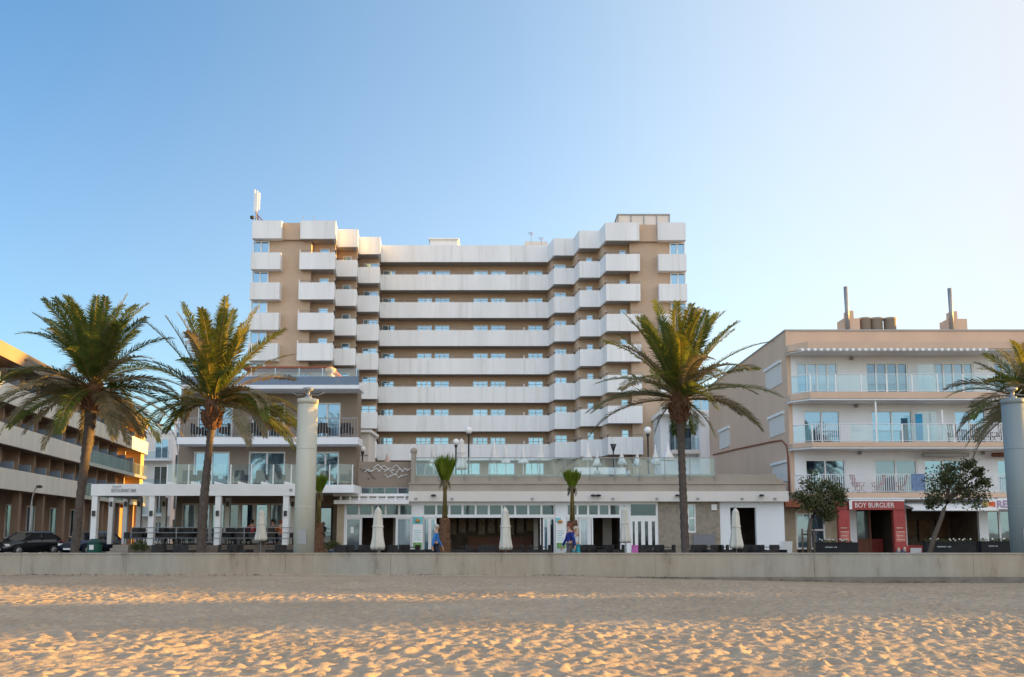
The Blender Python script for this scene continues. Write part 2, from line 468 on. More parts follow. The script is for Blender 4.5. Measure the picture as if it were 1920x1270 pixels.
# ================================================================== SETTING
# ---- sand: one sheet, trodden in front of the sea wall
def make_sand():
    rng = np.random.default_rng(11)
    st = 0.055
    x0, x1, y0, y1 = -23.0, 23.0, 8.0, 34.0
    nx, ny = int((x1 - x0) / st) + 1, int((y1 - y0) / st) + 1
    H = np.zeros((ny, nx), np.float32)
    def stamp(n, rmin, rmax, dmin, dmax, rim):
        xs = rng.uniform(x0, x1, n); ys = rng.uniform(y0, y1, n)
        rr = rng.uniform(rmin, rmax, n); dd = rng.uniform(dmin, dmax, n)
        el = rng.uniform(1.0, 2.4, n); an = rng.normal(1.35, 0.6, n)
        for cx, cy, r, d, e, a in zip(xs, ys, rr, dd, el, an):
            k = int(r * e * 3.0 / st) + 1
            i, j = int((cx - x0) / st), int((cy - y0) / st)
            i0, i1, j0, j1 = max(0, i - k), min(nx, i + k + 1), max(0, j - k), min(ny, j + k + 1)
            if i0 >= i1 or j0 >= j1: continue
            gx = (np.arange(i0, i1) * st + x0 - cx)[None, :]; gy = (np.arange(j0, j1) * st + y0 - cy)[:, None]
            u = (gx * math.cos(a) + gy * math.sin(a)) / (r * e); v = (-gx * math.sin(a) + gy * math.cos(a)) / r
            q = u * u + v * v
            H[j0:j1, i0:i1] += -d * np.exp(-q * 1.6) + rim * d * np.exp(-((np.sqrt(q) - 1.35) ** 2) * 5)
    stamp(260, 0.8, 2.2, -0.035, 0.035, 0.0)
    stamp(17000, 0.06, 0.125, 0.017, 0.040, 0.5)
    stamp(26000, 0.045, 0.085, 0.010, 0.024, 0.4)
    H -= H.mean()
    gx = np.arange(nx) * st + x0; gy = np.arange(ny) * st + y0
    near = np.clip((34 - gy) / 5, 0.35, 1)[:, None]
    H *= near
    # the sheet drops a little towards the right end of the wall
    dip = -0.26 * np.clip((gx - 1.0) / 12.0, 0, 1)[None, :] * np.clip((gy - 22) / 10, 0, 1)[:, None]
    H += dip + 0.03 * np.clip((gy - 31) / 3, 0, 1)[:, None] * np.clip(-(gx) / 8, 0, 1)[None, :]
    cx = np.concatenate([[-1500, -400, -120, -50], gx, [50, 120, 400, 1500]])
    cy = np.concatenate([[-2500, -600, -120, -20, 2], gy])
    Hf = np.zeros((len(cy), len(cx)), np.float32)
    Hf[5:, 4:-4] = H
    Hf[5:, -4:] = dip[:, -1:]
    Xg, Yg = np.meshgrid(cx, cy)
    co = np.stack([Xg, Yg, Hf], -1).reshape(-1, 3).astype(np.float32)
    W, Hh = len(cx), len(cy)
    idx = (np.arange(Hh - 1)[:, None] * W + np.arange(W - 1)[None, :])
    q = np.stack([idx, idx + 1, idx + W + 1, idx + W], -1).reshape(-1, 4)
    me = bpy.data.meshes.new('sand')
    me.vertices.add(len(co)); me.vertices.foreach_set('co', co.ravel())
    me.loops.add(q.size); me.loops.foreach_set('vertex_index', q.ravel().astype(np.int32))
    me.polygons.add(len(q)); me.polygons.foreach_set('loop_start', (np.arange(len(q)) * 4).astype(np.int32))
    me.polygons.foreach_set('loop_total', np.full(len(q), 4, np.int32))
    me.update(calc_edges=True)
    me.polygons.foreach_set('use_smooth', np.ones(len(q), bool))
    m, n, l, out = _nodes('beach_sand')
    geo = n.new('ShaderNodeNewGeometry')
    p = n.new('ShaderNodeBsdfPrincipled'); p.inputs['Roughness'].default_value = 0.95; p.inputs['Specular IOR Level'].default_value = 0.15
    def noise(sc, det=5):
        t = n.new('ShaderNodeTexNoise'); t.inputs['Scale'].default_value = sc; t.inputs['Detail'].default_value = det
        l.new(geo.outputs['Position'], t.inputs['Vector']); return t
    a = noise(0.35); b = noise(9, 8); c = noise(28, 6)
    cr = n.new('ShaderNodeValToRGB'); cr.color_ramp.elements[0].position = 0.3; cr.color_ramp.elements[1].position = 0.7
    cr.color_ramp.elements[0].color = (0.385, 0.295, 0.205, 1); cr.color_ramp.elements[1].color = (0.46, 0.365, 0.265, 1)
    l.new(a.outputs['Fac'], cr.inputs[0])
    cr2 = n.new('ShaderNodeValToRGB'); cr2.color_ramp.elements[0].position = 0.25; cr2.color_ramp.elements[1].position = 0.6
    cr2.color_ramp.elements[0].color = (0.78, 0.77, 0.76, 1); cr2.color_ramp.elements[1].color = (1, 1, 1, 1)
    l.new(b.outputs['Fac'], cr2.inputs[0])
    mu = n.new('ShaderNodeMixRGB'); mu.blend_type = 'MULTIPLY'; mu.inputs[0].default_value = 1
    l.new(cr.outputs[0], mu.inputs[1]); l.new(cr2.outputs[0], mu.inputs[2])
    l.new(mu.outputs[0], p.inputs['Base Color'])
    bp = n.new('ShaderNodeBump'); bp.inputs['Strength'].default_value = 0.55; bp.inputs['Distance'].default_value = 0.035
    l.new(b.outputs['Fac'], bp.inputs['Height'])
    bp2 = n.new('ShaderNodeBump'); bp2.inputs['Strength'].default_value = 0.35; bp2.inputs['Distance'].default_value = 0.012
    l.new(c.outputs['Fac'], bp2.inputs['Height']); l.new(bp.outputs[0], bp2.inputs['Normal'])
    l.new(bp2.outputs[0], p.inputs['Normal']); l.new(p.outputs[0], out.inputs[0])
    me.materials.append(m)
    o = bpy.data.objects.new('sand', me); C.objects.link(o)
    tag(o, 'trodden golden beach sand in front of the sea wall', None, kind='structure')
make_sand()
GZ = 0.15
tag(MB().add([(-1500, 34.3, 0.06), (1500, 34.3, 0.06), (1500, 5000, 0.06), (-1500, 5000, 0.06)], [(0, 1, 2, 3)]).build('ground', EARTH), 'flat town ground behind the promenade', None, kind='structure')
tag(MB().box(-300, 300, 34.35, 60, 0.065, GZ).build('promenade', PAVE), 'paved promenade behind the sea wall', None, kind='structure')
tag(MB().box(-31.5, -21.8, 44, 220, GZ - 0.02, GZ + 0.006).build('road', ASPH), 'asphalt side street between the two hotels at left', None, kind='structure')

# ---- sea wall
WALLC, nn_, l_, out_ = _nodes('sea_wall_concrete')
def _wallmat():
    n, l = nn_, l_
    geo = n.new('ShaderNodeNewGeometry')
    p = n.new('ShaderNodeBsdfPrincipled'); p.inputs['Roughness'].default_value = 0.9
    mp = n.new('ShaderNodeMapping'); mp.inputs['Scale'].default_value = (1, 1, 0.25)
    l.new(geo.outputs['Position'], mp.inputs[0])
    a = n.new('ShaderNodeTexNoise'); a.inputs['Scale'].default_value = 1.5; a.inputs['Detail'].default_value = 8; a.inputs['Roughness'].default_value = 0.7
    l.new(mp.outputs[0], a.inputs['Vector'])
    cr = n.new('ShaderNodeValToRGB')
    cr.color_ramp.elements[0].position = 0.34; cr.color_ramp.elements[0].color = (0.21, 0.185, 0.155, 1)
    cr.color_ramp.elements[1].position = 0.68; cr.color_ramp.elements[1].color = (0.40, 0.37, 0.325, 1)
    e = cr.color_ramp.elements.new(0.43); e.color = (0.33, 0.295, 0.25, 1)
    l.new(a.outputs['Fac'], cr.inputs[0])
    b = n.new('ShaderNodeTexNoise'); b.inputs['Scale'].default_value = 0.12; b.inputs['Detail'].default_value = 2
    l.new(geo.outputs['Position'], b.inputs['Vector'])
    cr2 = n.new('ShaderNodeValToRGB'); cr2.color_ramp.elements[0].position = 0.42; cr2.color_ramp.elements[1].position = 0.58
    cr2.color_ramp.elements[0].color = (1.0, 0.92, 0.82, 1); cr2.color_ramp.elements[1].color = (0.94, 0.98, 0.97, 1)
    l.new(b.outputs['Fac'], cr2.inputs[0])
    mu = n.new('ShaderNodeMixRGB'); mu.blend_type = 'MULTIPLY'; mu.inputs[0].default_value = 1
    l.new(cr.outputs[0], mu.inputs[1]); l.new(cr2.outputs[0], mu.inputs[2]); l.new(mu.outputs[0], p.inputs['Base Color'])
    c = n.new('ShaderNodeTexNoise'); c.inputs['Scale'].default_value = 25; c.inputs['Detail'].default_value = 5
    l.new(geo.outputs['Position'], c.inputs['Vector'])
    bp = n.new('ShaderNodeBump'); bp.inputs['Strength'].default_value = 0.35; bp.inputs['Distance'].default_value = 0.02
    l.new(c.outputs['Fac'], bp.inputs['Height']); l.new(bp.outputs[0], p.inputs['Normal'])
    l.new(p.outputs[0], out_.inputs[0])
_wallmat()
WT = Z(1037, 34)
t = thing('sea_wall', 'long low weathered concrete wall between the sand and the promenade', 'wall', (0, 34, 0))
m = MB()
x = -120.0
while x < 120:
    L = random.choice((3.9, 4.9, 5.9))
    m.box(x + 0.006, x + L - 0.006, 34.0, 34.34, -0.6, WT - 0.05)
    x += L
m.box(-119, 119, 34.018, 34.33, -0.6, WT - 0.055)
m.build('wall', WALLC, t, True)
MB().box(-120, 120, 33.97, 34.36, WT - 0.048, WT).build('coping', WALLC, t, True)
MB().box(X(1000, 34), 120, 33.86, 33.996, -0.6, -0.045).build('plinth', mat('darker_concrete', (.20, .175, .145), .9, .3, 1.5, .4, 25), t, True)  # plinth concrete is darker than the wall above

# ---- hotel -------------------------------------------------------
def make_hotel():
    YC = 89.0
    h0, h6 = Z(515, YC), Z(833, YC)
    hs = (h0 - h6) / 6
    tops = [h0 - hs * k for k in range(7)]
    roof_t, roof_b = Z(460, YC), Z(491, YC)
    bh = Z(515, YC) - Z(544, YC)
    PY = 500
    x = lambda px, Y: X(px, Y, PY)
    root = thing('hotel', 'tall ten-storey hotel with long white balcony bands and tan walls behind the terrace', 'hotel', (X(879, 85), 88, 0))
    # plan line of the balcony fronts
    A = [(x(561, 81.7), 81.7), (x(628, 81.7), 81.7), (x(631, 84.1), 84.1), (x(670, 84.1), 84.1), (x(672, 86.4), 86.4),
         (x(712.5, 86.4), 86.4), (x(714, 89), 89), (x(1027, 89), 89), (x(1038.6, 86.8), 86.8), (x(1076, 86.8), 86.8),
         (x(1086, 84.5), 84.5), (x(1124, 84.5), 84.5), (x(1136, 82.2), 82.2), (x(1200, 82.2), 82.2)]
    xl0, xl1 = x(470, 81.7), x(525.5, 81.7)
    xr0, xr1 = x(1235, 82.2), x(1287.5, 82.2)
    D = 1.55
    # core walls
    rec = [(A[0][0] + (x(583, 82.5) - x(561, 82.5)), 82.5)]
    xa = x(583, 82.5); xb = x(1181, 83.0)
    core = [(xl0 + 0.1, 82.5), (xa, 82.5), (xa, 83.3), (A[1][0] - .3, 83.3), (A[2][0] - .3, 84.1 + D), (A[3][0] - .3, 84.1 + D),
            (A[4][0] - .3, 86.4 + D), (A[5][0] - .3, 86.4 + D), (A[6][0] - .3, 89 + D), (A[7][0] - .1, 89 + D), (A[8][0] - .1, 86.8 + D),
            (A[9][0] - .1, 86.8 + D), (A[10][0] - .1, 84.5 + D), (A[11][0] - .1, 84.5 + D), (A[12][0] - .1, 83.8), (xb, 83.8), (xb, 83.0),
            (xr1 - 0.1, 83.0), (xr1 - 0.1, 98), (xl0 + 0.1, 98)]
    zc = roof_b + 0.05
    MB().prism(core, 0, zc).build('wall', [HTAN], root, True)
    # recess lining: set a little in front, greyer and darker render inside the balconies
    m = MB()
    segs = [(core[3], core[2]), (core[5], core[4]), (core[7], core[6]), (core[9], core[8]), (core[11], core[10]), (core[13], core[12]), (core[15], core[14])]
    # roof slab and parapet
    m = MB()
    roofpoly = [(p[0], p[1] + .205) for p in A] + [(A[-1][0], 97.9), (A[0][0], 97.9)]
    m.prism(roofpoly, roof_b + 0.0, roof_b + 0.22)
    m.build('roof_slab', SOFFIT, root, True)
    m = MB()
    m.strip(A, 0.2, roof_b - 0.02, roof_t)
    m.box(xl0, xl1, 81.7, 82.45, roof_b + 0.02, roof_t); m.box(xr0, xr1, 82.2, 82.95, roof_b + 0.02, roof_t)
    m.build('roof_parapet', HWHITE, root, True)
    m = MB()
    zt = Z(415, 82)
    for a_, b_, yy in ((xl1 + .01, A[0][0] - .01, 82.2), (A[-1][0] + .01, xr0 - .01, 82.7)):
        MB().box(a_, b_, yy, yy + 0.6, roof_b + 0.06, roof_t - 0.04).build('roof_wall', HTAN, root, True)
    m = MB()
    m.box(xl0 + .12, xl1, 82.46, 97.8, roof_b + 0.06, roof_t - 0.5); m.box(xr0, xr1 - .12, 82.96, 97.8, roof_b + 0.06, roof_t - 0.5)
    m.build('wing_roof', SOFFIT, root, True)
    # one balcony per storey: slab with white front, railing as sub-part
    for k, zt in enumerate(tops):
        zb = zt - bh
        m = MB()
        m.strip(A, 0.16, zb, zt, 0)
        poly = [(p[0], p[1] + 0.165) for p in A]
        poly[0] = (poly[0][0] + .02, poly[0][1]); poly[-1] = (poly[-1][0] - .02, poly[-1][1])
        poly = poly + [(A[-1][0] - 0.5, 91.5), (A[0][0] + 0.5, 91.5)]
        m.prism(poly, zb + 0.03, zb + 0.30, 1)
        b = m.build('balcony', [HWHITE, SOFFIT], root, True)
        r = MB()
        rl = [Vector((p[0], p[1] + 0.25, zt + 0.26)) for p in A]
        for p, q in zip(rl, rl[1:]):
            r.tube([p, q], 0.022, 5, 0)
        for p, q in zip(rl, rl[1:]):
            dd = (q - p).length
            nn = max(1, int(dd / 2.4))
            for i in range(nn + 1):
                c = p.lerp(q, i / nn)
                r.box(c.x - 0.04, c.x + 0.04, c.y - 0.04, c.y + 0.04, zt - 0.1, zt + (0.34 if i % 2 == 0 else 0.28), 1 if i % 2 == 0 else 0)
        r.build('railing', [GREYM, WHITE2], b, True)
    # white panels of the towers
    for k, zt in enumerate(tops):
        zb = zt - bh
        MB().box(xl0, xl1, 81.7, 82.495, zb, zt).build('spandrel_panel', HWHITE, root, True)
        MB().box(xr0, xr1, 82.2, 82.995, zb, zt).build('spandrel_panel', HWHITE, root, True)
    lev = [roof_b] + [q - bh for q in tops]
    rng = random.Random(3)
    for k in range(7):
        ztop, zbot = lev[k], tops[k]
        fl = tops[k] - bh + 0.30
        # tower windows fill the gap between panels
        window(root, x(473, 82.4), x(504, 82.4), zbot + 0.03, ztop - 0.03, 82.42, 2, 0.10, pm=GPANE)
        window(root, x(1256, 82.9), x(1285, 82.9), zbot + 0.03, ztop - 0.03, 82.92, 2, 0.10, pm=GPANE)
        wt = fl + 2.12
        for p0, p1, Y in ((716, 740, 90.55), (782, 810, 90.55), (815, 843, 90.55), (887, 915, 90.55), (920, 948, 90.55), (990, 1018, 90.55),
                          (680, 708, 87.95), (1040, 1062, 88.35)):
            window(root, X(p0, Y, 640), X(p1, Y, 640), fl + 0.02, wt, Y - 0.08, 2 if rng.random() < 0.75 else 3, 0.075, pm=GPANE, depth=0.07)
        for p0, p1, Y in ((1100, 1112, 86.05), (1163, 1176, 83.8), (640, 656, 85.65), (596, 614, 83.3)):
            window(root, X(p0, Y, 640), X(p1, Y, 640), fl + 0.02, wt, Y - 0.08, 1, 0.07, pm=GPANE, name='door', depth=0.07)
    # lowest storey under the last balcony
    fl = 1.0
    for p0, p1 in ((700, 740), (780, 830), (850, 900), (915, 965), (985, 1020)):
        window(root, X(p0, 90.5), X(p1, 90.5), Z(905, 90.5), Z(868, 90.5), 90.46, 3, 0.07, pm=GPANE, name='terrace_door', depth=0.07)
    # roof huts
    m = MB(); m.box(x(806, 93), x(858, 93), 93, 96, roof_b + .25, Z(450, 93)); m.box(x(803, 92.9), x(860, 92.9), 92.8, 96.2, Z(450, 93), Z(447.5, 93))
    m.build('lift_housing', WHITE, root, True)
    m = MB(); m.box(x(984, 93), x(1027, 93), 93, 95.5, roof_b + .25, Z(453, 93))
    m.build('lift_housing', BEAM, root, True)
    m = MB()
    xq0, xq1 = x(1160, 86), x(1257, 86)
    m.box(xq0, xq1, 86, 88, roof_t - 0.5, Z(404, 86) )
    for i in range(5):
        xx = xq0 + (xq1 - xq0) * i / 4
        m.box(xx - 0.05, xx + 0.05, 85.93, 86, roof_t - 0.5, Z(402, 86), 1)
    m.box(xq0 - .1, xq1 + .05, 85.9, 88.1, Z(404, 86) + .005, Z(402, 86) + .01, 1)
    m.build('plant_enclosure', [BEAM, GREYM], root, True)
    return roof_t
HOTEL_TOP = make_hotel()

# ---- roof aerials
def mast():
    Y = 84.0
    zb, zt = HOTEL_TOP - 0.55, Z(356, Y)
    xm = X(481, Y, 400)
    t = thing('antenna_mast', 'white and rust telecom mast with braces on the left corner of the hotel roof', 'antenna', (xm, Y, zb))
    m = MB(); m.tube([(0, 0, 0), (-0.05, 0, zt - zb - 0.3)], 0.07, 8); m.build('pole', GREYM, t)
    m = MB(); hh = zt - zb
    m.box(-0.09, 0.09, -0.16, -0.06, hh * 0.5, hh * .97); m.box(0.14, 0.27, -0.05, 0.06, hh * 0.55, hh * 0.93); m.box(-0.30, -0.2, -0.05, 0.06, hh * 0.5, hh * 1.0)
    m.build('antenna_panel', WHITE2, t)
    m = MB()
    for i in range(4):
        z = hh * (0.14 + 0.12 * i)
        m.tube([(0.05, 0, z), (0.4 + 0.35 * (3 - i), 0.3, 0.05)], 0.035, 5)
    m.tube([(0, 0, hh * .45), (1.9, 0.4, 0)], 0.05, 5)
    m.build('brace', REDT, t)
    MB().lathe([(0.03, -0.2), (0.2, -0.1), (0.22, 0.1), (0.03, 0.2)], (-0.34, -0.2, hh * 0.36), 10).build('dish', DARKM, t)
    MB().lathe([(0.42, 0), (0.30, 0.5), (0.06, 1.05)], (2.9, 0.4, 0), 10).build('cone_cap', WHITE2, t)
    for px, Y2, py0, py1, lab in ((996, 92, 455, 436, 'thin rooftop television aerial above the middle of the hotel'), (1015, 93, 455, 446, 'short rooftop aerial near the right end of the hotel middle'),
                                  (568, 83.5, 414, 406, 'thin vertical rod on the hotel roof edge, left one of two'), (588, 83.5, 414, 405, 'thin vertical rod on the hotel roof edge, right one of two')):
        zb = HOTEL_TOP - 0.6; zt = Z(py1, Y2)
        m = MB(); m.tube([(0, 0, 0), (0, 0, zt - zb)], 0.03, 5)
        if py1 in (436, 446):
            for q in range(3): m.tube([(-0.35 + .05 * q, 0, zt - zb - 0.12 * q), (0.35 - .05 * q, 0, zt - zb - 0.12 * q)], 0.018, 4)
        o = m.build('roof_aerial', GREYM); o.location = (X(px, Y2, 440), Y2, zb)
        tag(o, lab, 'aerial', 'aerials on the hotel roof')
mast()

# ---- terrace restaurant (podium) ---------------------------------
YP = 50.0
def make_podium():
    Y = YP
    xx = lambda px: X(px, Y, 980)
    root = thing('beach_restaurant', 'single-storey beach restaurant with white beam, roof terrace and glazed shopfront in the centre', 'restaurant', (X(1060, Y), Y + 5, GZ))
    zb0, zb1 = Z(941, Y), Z(922, Y)
    zmid, zpt = Z(906, Y), Z(889, Y)
    x0, x1 = xx(767), xx(1476)
    MB().box(x0, x1, Y - 0.45, Y + 0.3, zb0, zb1).build('beam', BEAM, root, True)
    m = MB()
    m.box(x0 - 0.03, x1, Y - 0.02, Y + 0.35, zb1 + 0.003, zmid - 0.05)
    m.box(x0 + 0.06, xx(1462), Y + 0.28, Y + 0.5, zmid, zpt)
    m.build('parapet', CONC, root, True)
    MB().box(x0 - 0.06, x1 + 0.0, Y - 0.10, Y + 0.42, zmid - 0.048, zmid + 0.01).build('ledge', mat('pale_ledge', (.44, .375, .305), .85, .12, 1), root, True)
    MB().box(x0, x1, Y + 0.5, 80.5, zb1 + 0.1, zpt - 0.25).build('terrace_floor', CONC, root, True)
    # ground-floor front wall: openings measured left to right
    zt1, zt0 = Z(946, Y), Z(967, Y)        # transom lights
    zd = Z(971, Y)
    F = GZ
    doors = [(648, 677), (678, 742), (743, 772), (793, 1041), (1063, 1104), (1105, 1163), (1181, 1232), (1276, 1305), (1370, 1418)]
    tr = [(648, 773), (793, 1041), (1063, 1163)]
    ops = [(xx(a), xx(b), F, zd) for a, b in doors[:6]] + [(xx(a), xx(b), zt0, zt1) for a, b in tr]
    zr = zb0 + 0.2
    m = MB(); m.wall(xx(645), xx(1180), F, zr, Y, Y + 0.25, ops); m.build('front_wall', WHITE, root, True)
    m = MB(); m.wall(xx(1180) + .003, xx(1234), F, zr, Y, Y + 0.25, [(xx(1186), xx(1190), F + .6, zd - .2), (xx(1196), xx(1202), F + .6, zd - .2), (xx(1209), xx(1215), F + .6, zd - .2), (xx(1222), xx(1228), F + .6, zd - .2), (xx(1183), xx(1230), zt0, zt1)])
    m.build('slatted_shutter', WHITE2, root, True)
    m = MB(); m.box(xx(1183), xx(1230), Y + .1, Y + .13, F + .5, zt1); m.build('pane', GPANE3, root, True)
    m = MB(); m.wall(xx(1234) + .003, xx(1350), F, zr, Y - 0.02, Y + 0.25, [(xx(1276), xx(1305), Z(999, Y), Z(945, Y))]); m.build('stone_wall', STONE, root, True)
    m = MB(); m.wall(xx(1350) + .003, xx(1471), F, zr, Y + 0.02, Y + 0.3, [(xx(1370), xx(1418), F, Z(952, Y))]); m.build('white_wall', WHITE, root, True)
    m = MB(); m.box(xx(632), xx(645) - .003, Y - 0.05, Y + 0.4, F, zr); m.build('sandstone_pier', TILEY, root, True)
    window(root, xx(1276), xx(1305), Z(999, Y), Z(945, Y), Y + 0.06, 2, 0.09, transom=Z(972, Y), pm=GPANE2)
    # interior shell
    m = MB()
    xa, xb = xx(634), xx(1470)
    m.box(xa, xb, Y + 5.6, Y + 5.8, F, zr)
    m.box(xa, xa + .1, Y + .4, Y + 7, F, zr); m.box(xb - .1, xb, Y + .4, Y + 7, F, zr)
    m.box(xa, xb, Y + .26, Y + 7.1, zr + .002, zr + .1)
    m.box(xx(1168), xx(1172), Y + .3, Y + 7, F, zr); m.box(xx(1352), xx(1355), Y + .3, Y + 7, F, zr)
    m.box(xa, xb, Y + .02, Y + 7, F - 0.02, F + .012)
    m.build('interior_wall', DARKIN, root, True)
    m = MB(); m.box(xx(870), xx(1000), Y + 4.2, Y + 4.8, F, F + 1.1); m.box(xx(868), xx(1002), Y + 4.1, Y + 4.9, F + 1.1, F + 1.16)
    m.build('bar_counter', WOODR, root, True)
    m = MB()
    for i in range(9):
        a = xx(830 + 20 * i); m.box(a, a + .42, Y + 5.3, Y + 5.55, F + 1.3 + .1 * (i % 3), F + 2.3)
    m.build('bottle_shelf', MATS['glass_shelf'] if 'glass_shelf' in MATS else mat('glass_shelf', (.30, .22, .14), .4, .6, 9), root, True)
    m = MB()
    for a, b in ((690, 700), (724, 738), (1108, 1120), (1140, 1158), (1376, 1390), (822, 834), (1003, 1012)): MB().box(xx(a), xx(b), Y + 3.0, Y + 3.05, F, F + 2.4).build('curtain', BEAM, root, True)
    m = MB()
    for px in (730, 868, 880, 908): m.lathe([(0.02, 0), (0.14, 0.03), (0.10, 0.2), (0.02, 0.25)], (xx(px), Y + 2.5, zr - 0.75), 8); m.tube([(xx(px), Y + 2.5, zr - 0.5), (xx(px), Y + 2.5, zr)], .012, 4)
    m.build('pendant_lamp', GLOBE, root, True)
    # transom window frames
    def transoms(pa, pb, n):
        for i in range(n):
            a = xx(pa) + (xx(pb) - xx(pa)) * i / n; b = xx(pa) + (xx(pb) - xx(pa)) * (i + 1) / n
            window(root, a, b, zt0, zt1, Y + 0.05, 1, 0.055, pm=GPANE3, name='transom_window', depth=0.08)
    transoms(648, 773, 5); transoms(793, 1040, 10); transoms(1063, 1163, 5)
    # glazed doors beside the openings
    for a, b, lv in ((648, 677, 1), (743, 772, 1), (793, 806, 1), (806, 818, 1), (1018, 1029, 1), (1029, 1041, 1), (1063, 1085, 1), (1086, 1104, 1), (1105, 1112, 1)):
        window(root, xx(a), xx(b), F + .02, zd - .003, Y + 0.08, lv, 0.085, pm=(GPANE4 if a in (743, 1086, 648) else GPANE2), name='glass_door')
    m = MB(); m.box(xx(1013), xx(1014.5), Y + .1, Y + .2, F, zd); m.build('post', WHITE2, root, True)
    # notices on the first door
    m = MB(); m.box(xx(657), xx(663), Y + .09, Y + .105, Z(1000, Y), Z(988, Y)); m.box(xx(648.5), xx(651), Y + .03, Y + .037, Z(998, Y), Z(989, Y)); m.build('notice', WHITE2, root, True)
    # railing of the roof terrace
    zr0, zr1 = zpt - 0.12, Z(858.5, Y + .2)
    m = MB(); g = MB()
    xa, xb = xx(776), xx(1345)
    n = 12
    for i in range(n):
        a = xa + (xb - xa) * i / n; b = xa + (xb - xa) * (i + 1) / n
        g.box(a + .02, b - .02, Y + .22, Y + .235, zr0, zr1 - .03)
        if i % 4 != 3 or True: m.box(b - .02, b + .02, Y + .2, Y + .26, zr0 - .2, zr1 - .03)
    m.box(xa, xb, Y + .2, Y + .26, zr1 - .028, zr1 + .02)
    ra = m.build('terrace_railing', GREYM, root, True)
    g.build('glass_panel', RAILG, ra, True)
    m = MB(); m.box(xx(769), xx(777), Y + .1, Y + .6, zmid + .012, Z(850, Y)); m.lathe([(0.15, 0), (0.2, .1), (0.17, .25), (.05, .34)], (xx(773), Y + .35, Z(850, Y) + .002), 10)
    m.build('stone_pillar', CONC, root, True)
    # small round lights and box on the beam
    m = MB()
    for px in (814, 960 + 160.5, 1268, 1121, 1424, 1111):
        m.lathe([(0.02, 0), (0.14, .02), (0.14, .08), (.08, .12)], (xx(px), Y - .62, (zb0 + zb1) / 2 - .02), 10)
        m.box(xx(px) - .03, xx(px) + .03, Y - .6, Y - .44, (zb0 + zb1) / 2, (zb0 + zb1) / 2 + .06)
    m.build('spot_lamp', DARKM, root, True)
    m = MB()
    for px in (781, 848, 998, 1148, 1230, 1306, 1389, 1450):
        m.box(xx(px) - .06, xx(px) + .06, Y - .53, Y - .452, zb0 + .1, zb0 + .2)
    m.build('awning_bracket', GREYM, root, True)
    # left bay: canopy, clerestory and tan wall with ornament
    Yl = Y + 0.8
    m = MB()
    m.box(xx(624), xx(767) - .02, Y - 0.1, Y + 1.2, Z(931, Y), Z(926, Y))
    m.box(xx(630), xx(768), Y - 0.75, Y - 0.1, Z(946, Y), Z(939, Y))
    for i in range(8):
        a = xx(641 + i * 17); m.box(a - .03, a + .03, Y - .6, Y - .1, Z(939, Y) + .003, Z(932, Y))
    m.build('canopy', WHITE2, root, True)
    MB().box(xx(645), xx(767) - .02, Y + .0, Y + .25, zr + .003, Z(931, Y) - .003).build('canopy_wall', CONC, root, True)
    zw0, zw1 = Z(926, Y) + .005, Z(913, Y)
    for i in range(4):
        a = xx(668 + 24.5 * i); window(root, a, a + (xx(24.5) - xx(0)) , zw0, zw1, Yl, 1, 0.05, fm=GREYM, pm=GPANE3, name='clerestory_window')
    MB().box(xx(666), xx(769), Yl + .0, Yl + .3, zw1 + .003, Z(866, Yl)).build('tan_wall', TAUPE, root, True)
    MB().box(xx(664), xx(769), Yl + .31, 81, zw1 - .4, zw1 + .2).build('side_terrace', CONC, root, True)
    # lozenge ornament of white and black metal squares
    orn = thing('wall_ornament', 'metal ornament of white and black zigzag squares on the tan wall left of the terrace', 'ornament', (xx(718), Yl - .03, Z(885, Yl)))
    wv, bk = MB(), MB()
    def seg(mm, ax, ay, bx, by):
        a = Vector((X(ax, Yl), Yl - .06, Z(ay, Yl))); b = Vector((X(bx, Yl), Yl - .06, Z(by, Yl))); mm.tube([a, b], 0.017, 4, smooth=False)
    rg = random.Random(5)
    for r_ in range(2):
        yb = 878 + r_ * 7
        px = 684
        while px < 760:
            d = rg.choice((-1, 1)); L = rg.uniform(6, 9)
            seg(wv, px, yb, px + L, yb + d * L * .8); seg(wv, px + L, yb + d * L * .8, px + 2 * L, yb + rg.choice((0, 0, d * 3)))
            px += L * rg.uniform(1.2, 1.9)
    for k in range(4):
        seg(wv, 722 + k * 10, 889 + (k % 2) * 5, 728 + k * 10, 896 - (k % 2) * 5); seg(wv, 728 + k * 10, 896 - (k % 2) * 5, 734 + k * 10, 890)
    for q in ((674, 878, 680, 884), (680, 884, 686, 879), (686, 879, 692, 887), (692, 887, 699, 895), (690, 896, 692, 900), (699, 895, 704, 899), (695, 884, 699, 880)): seg(bk, *q)
    a = wv.build('square', WHITE2, orn, True); b = bk.build('square', DARKM, orn, True)
    b['label'] = 'black squares at the left end of the ornament'
make_podium()

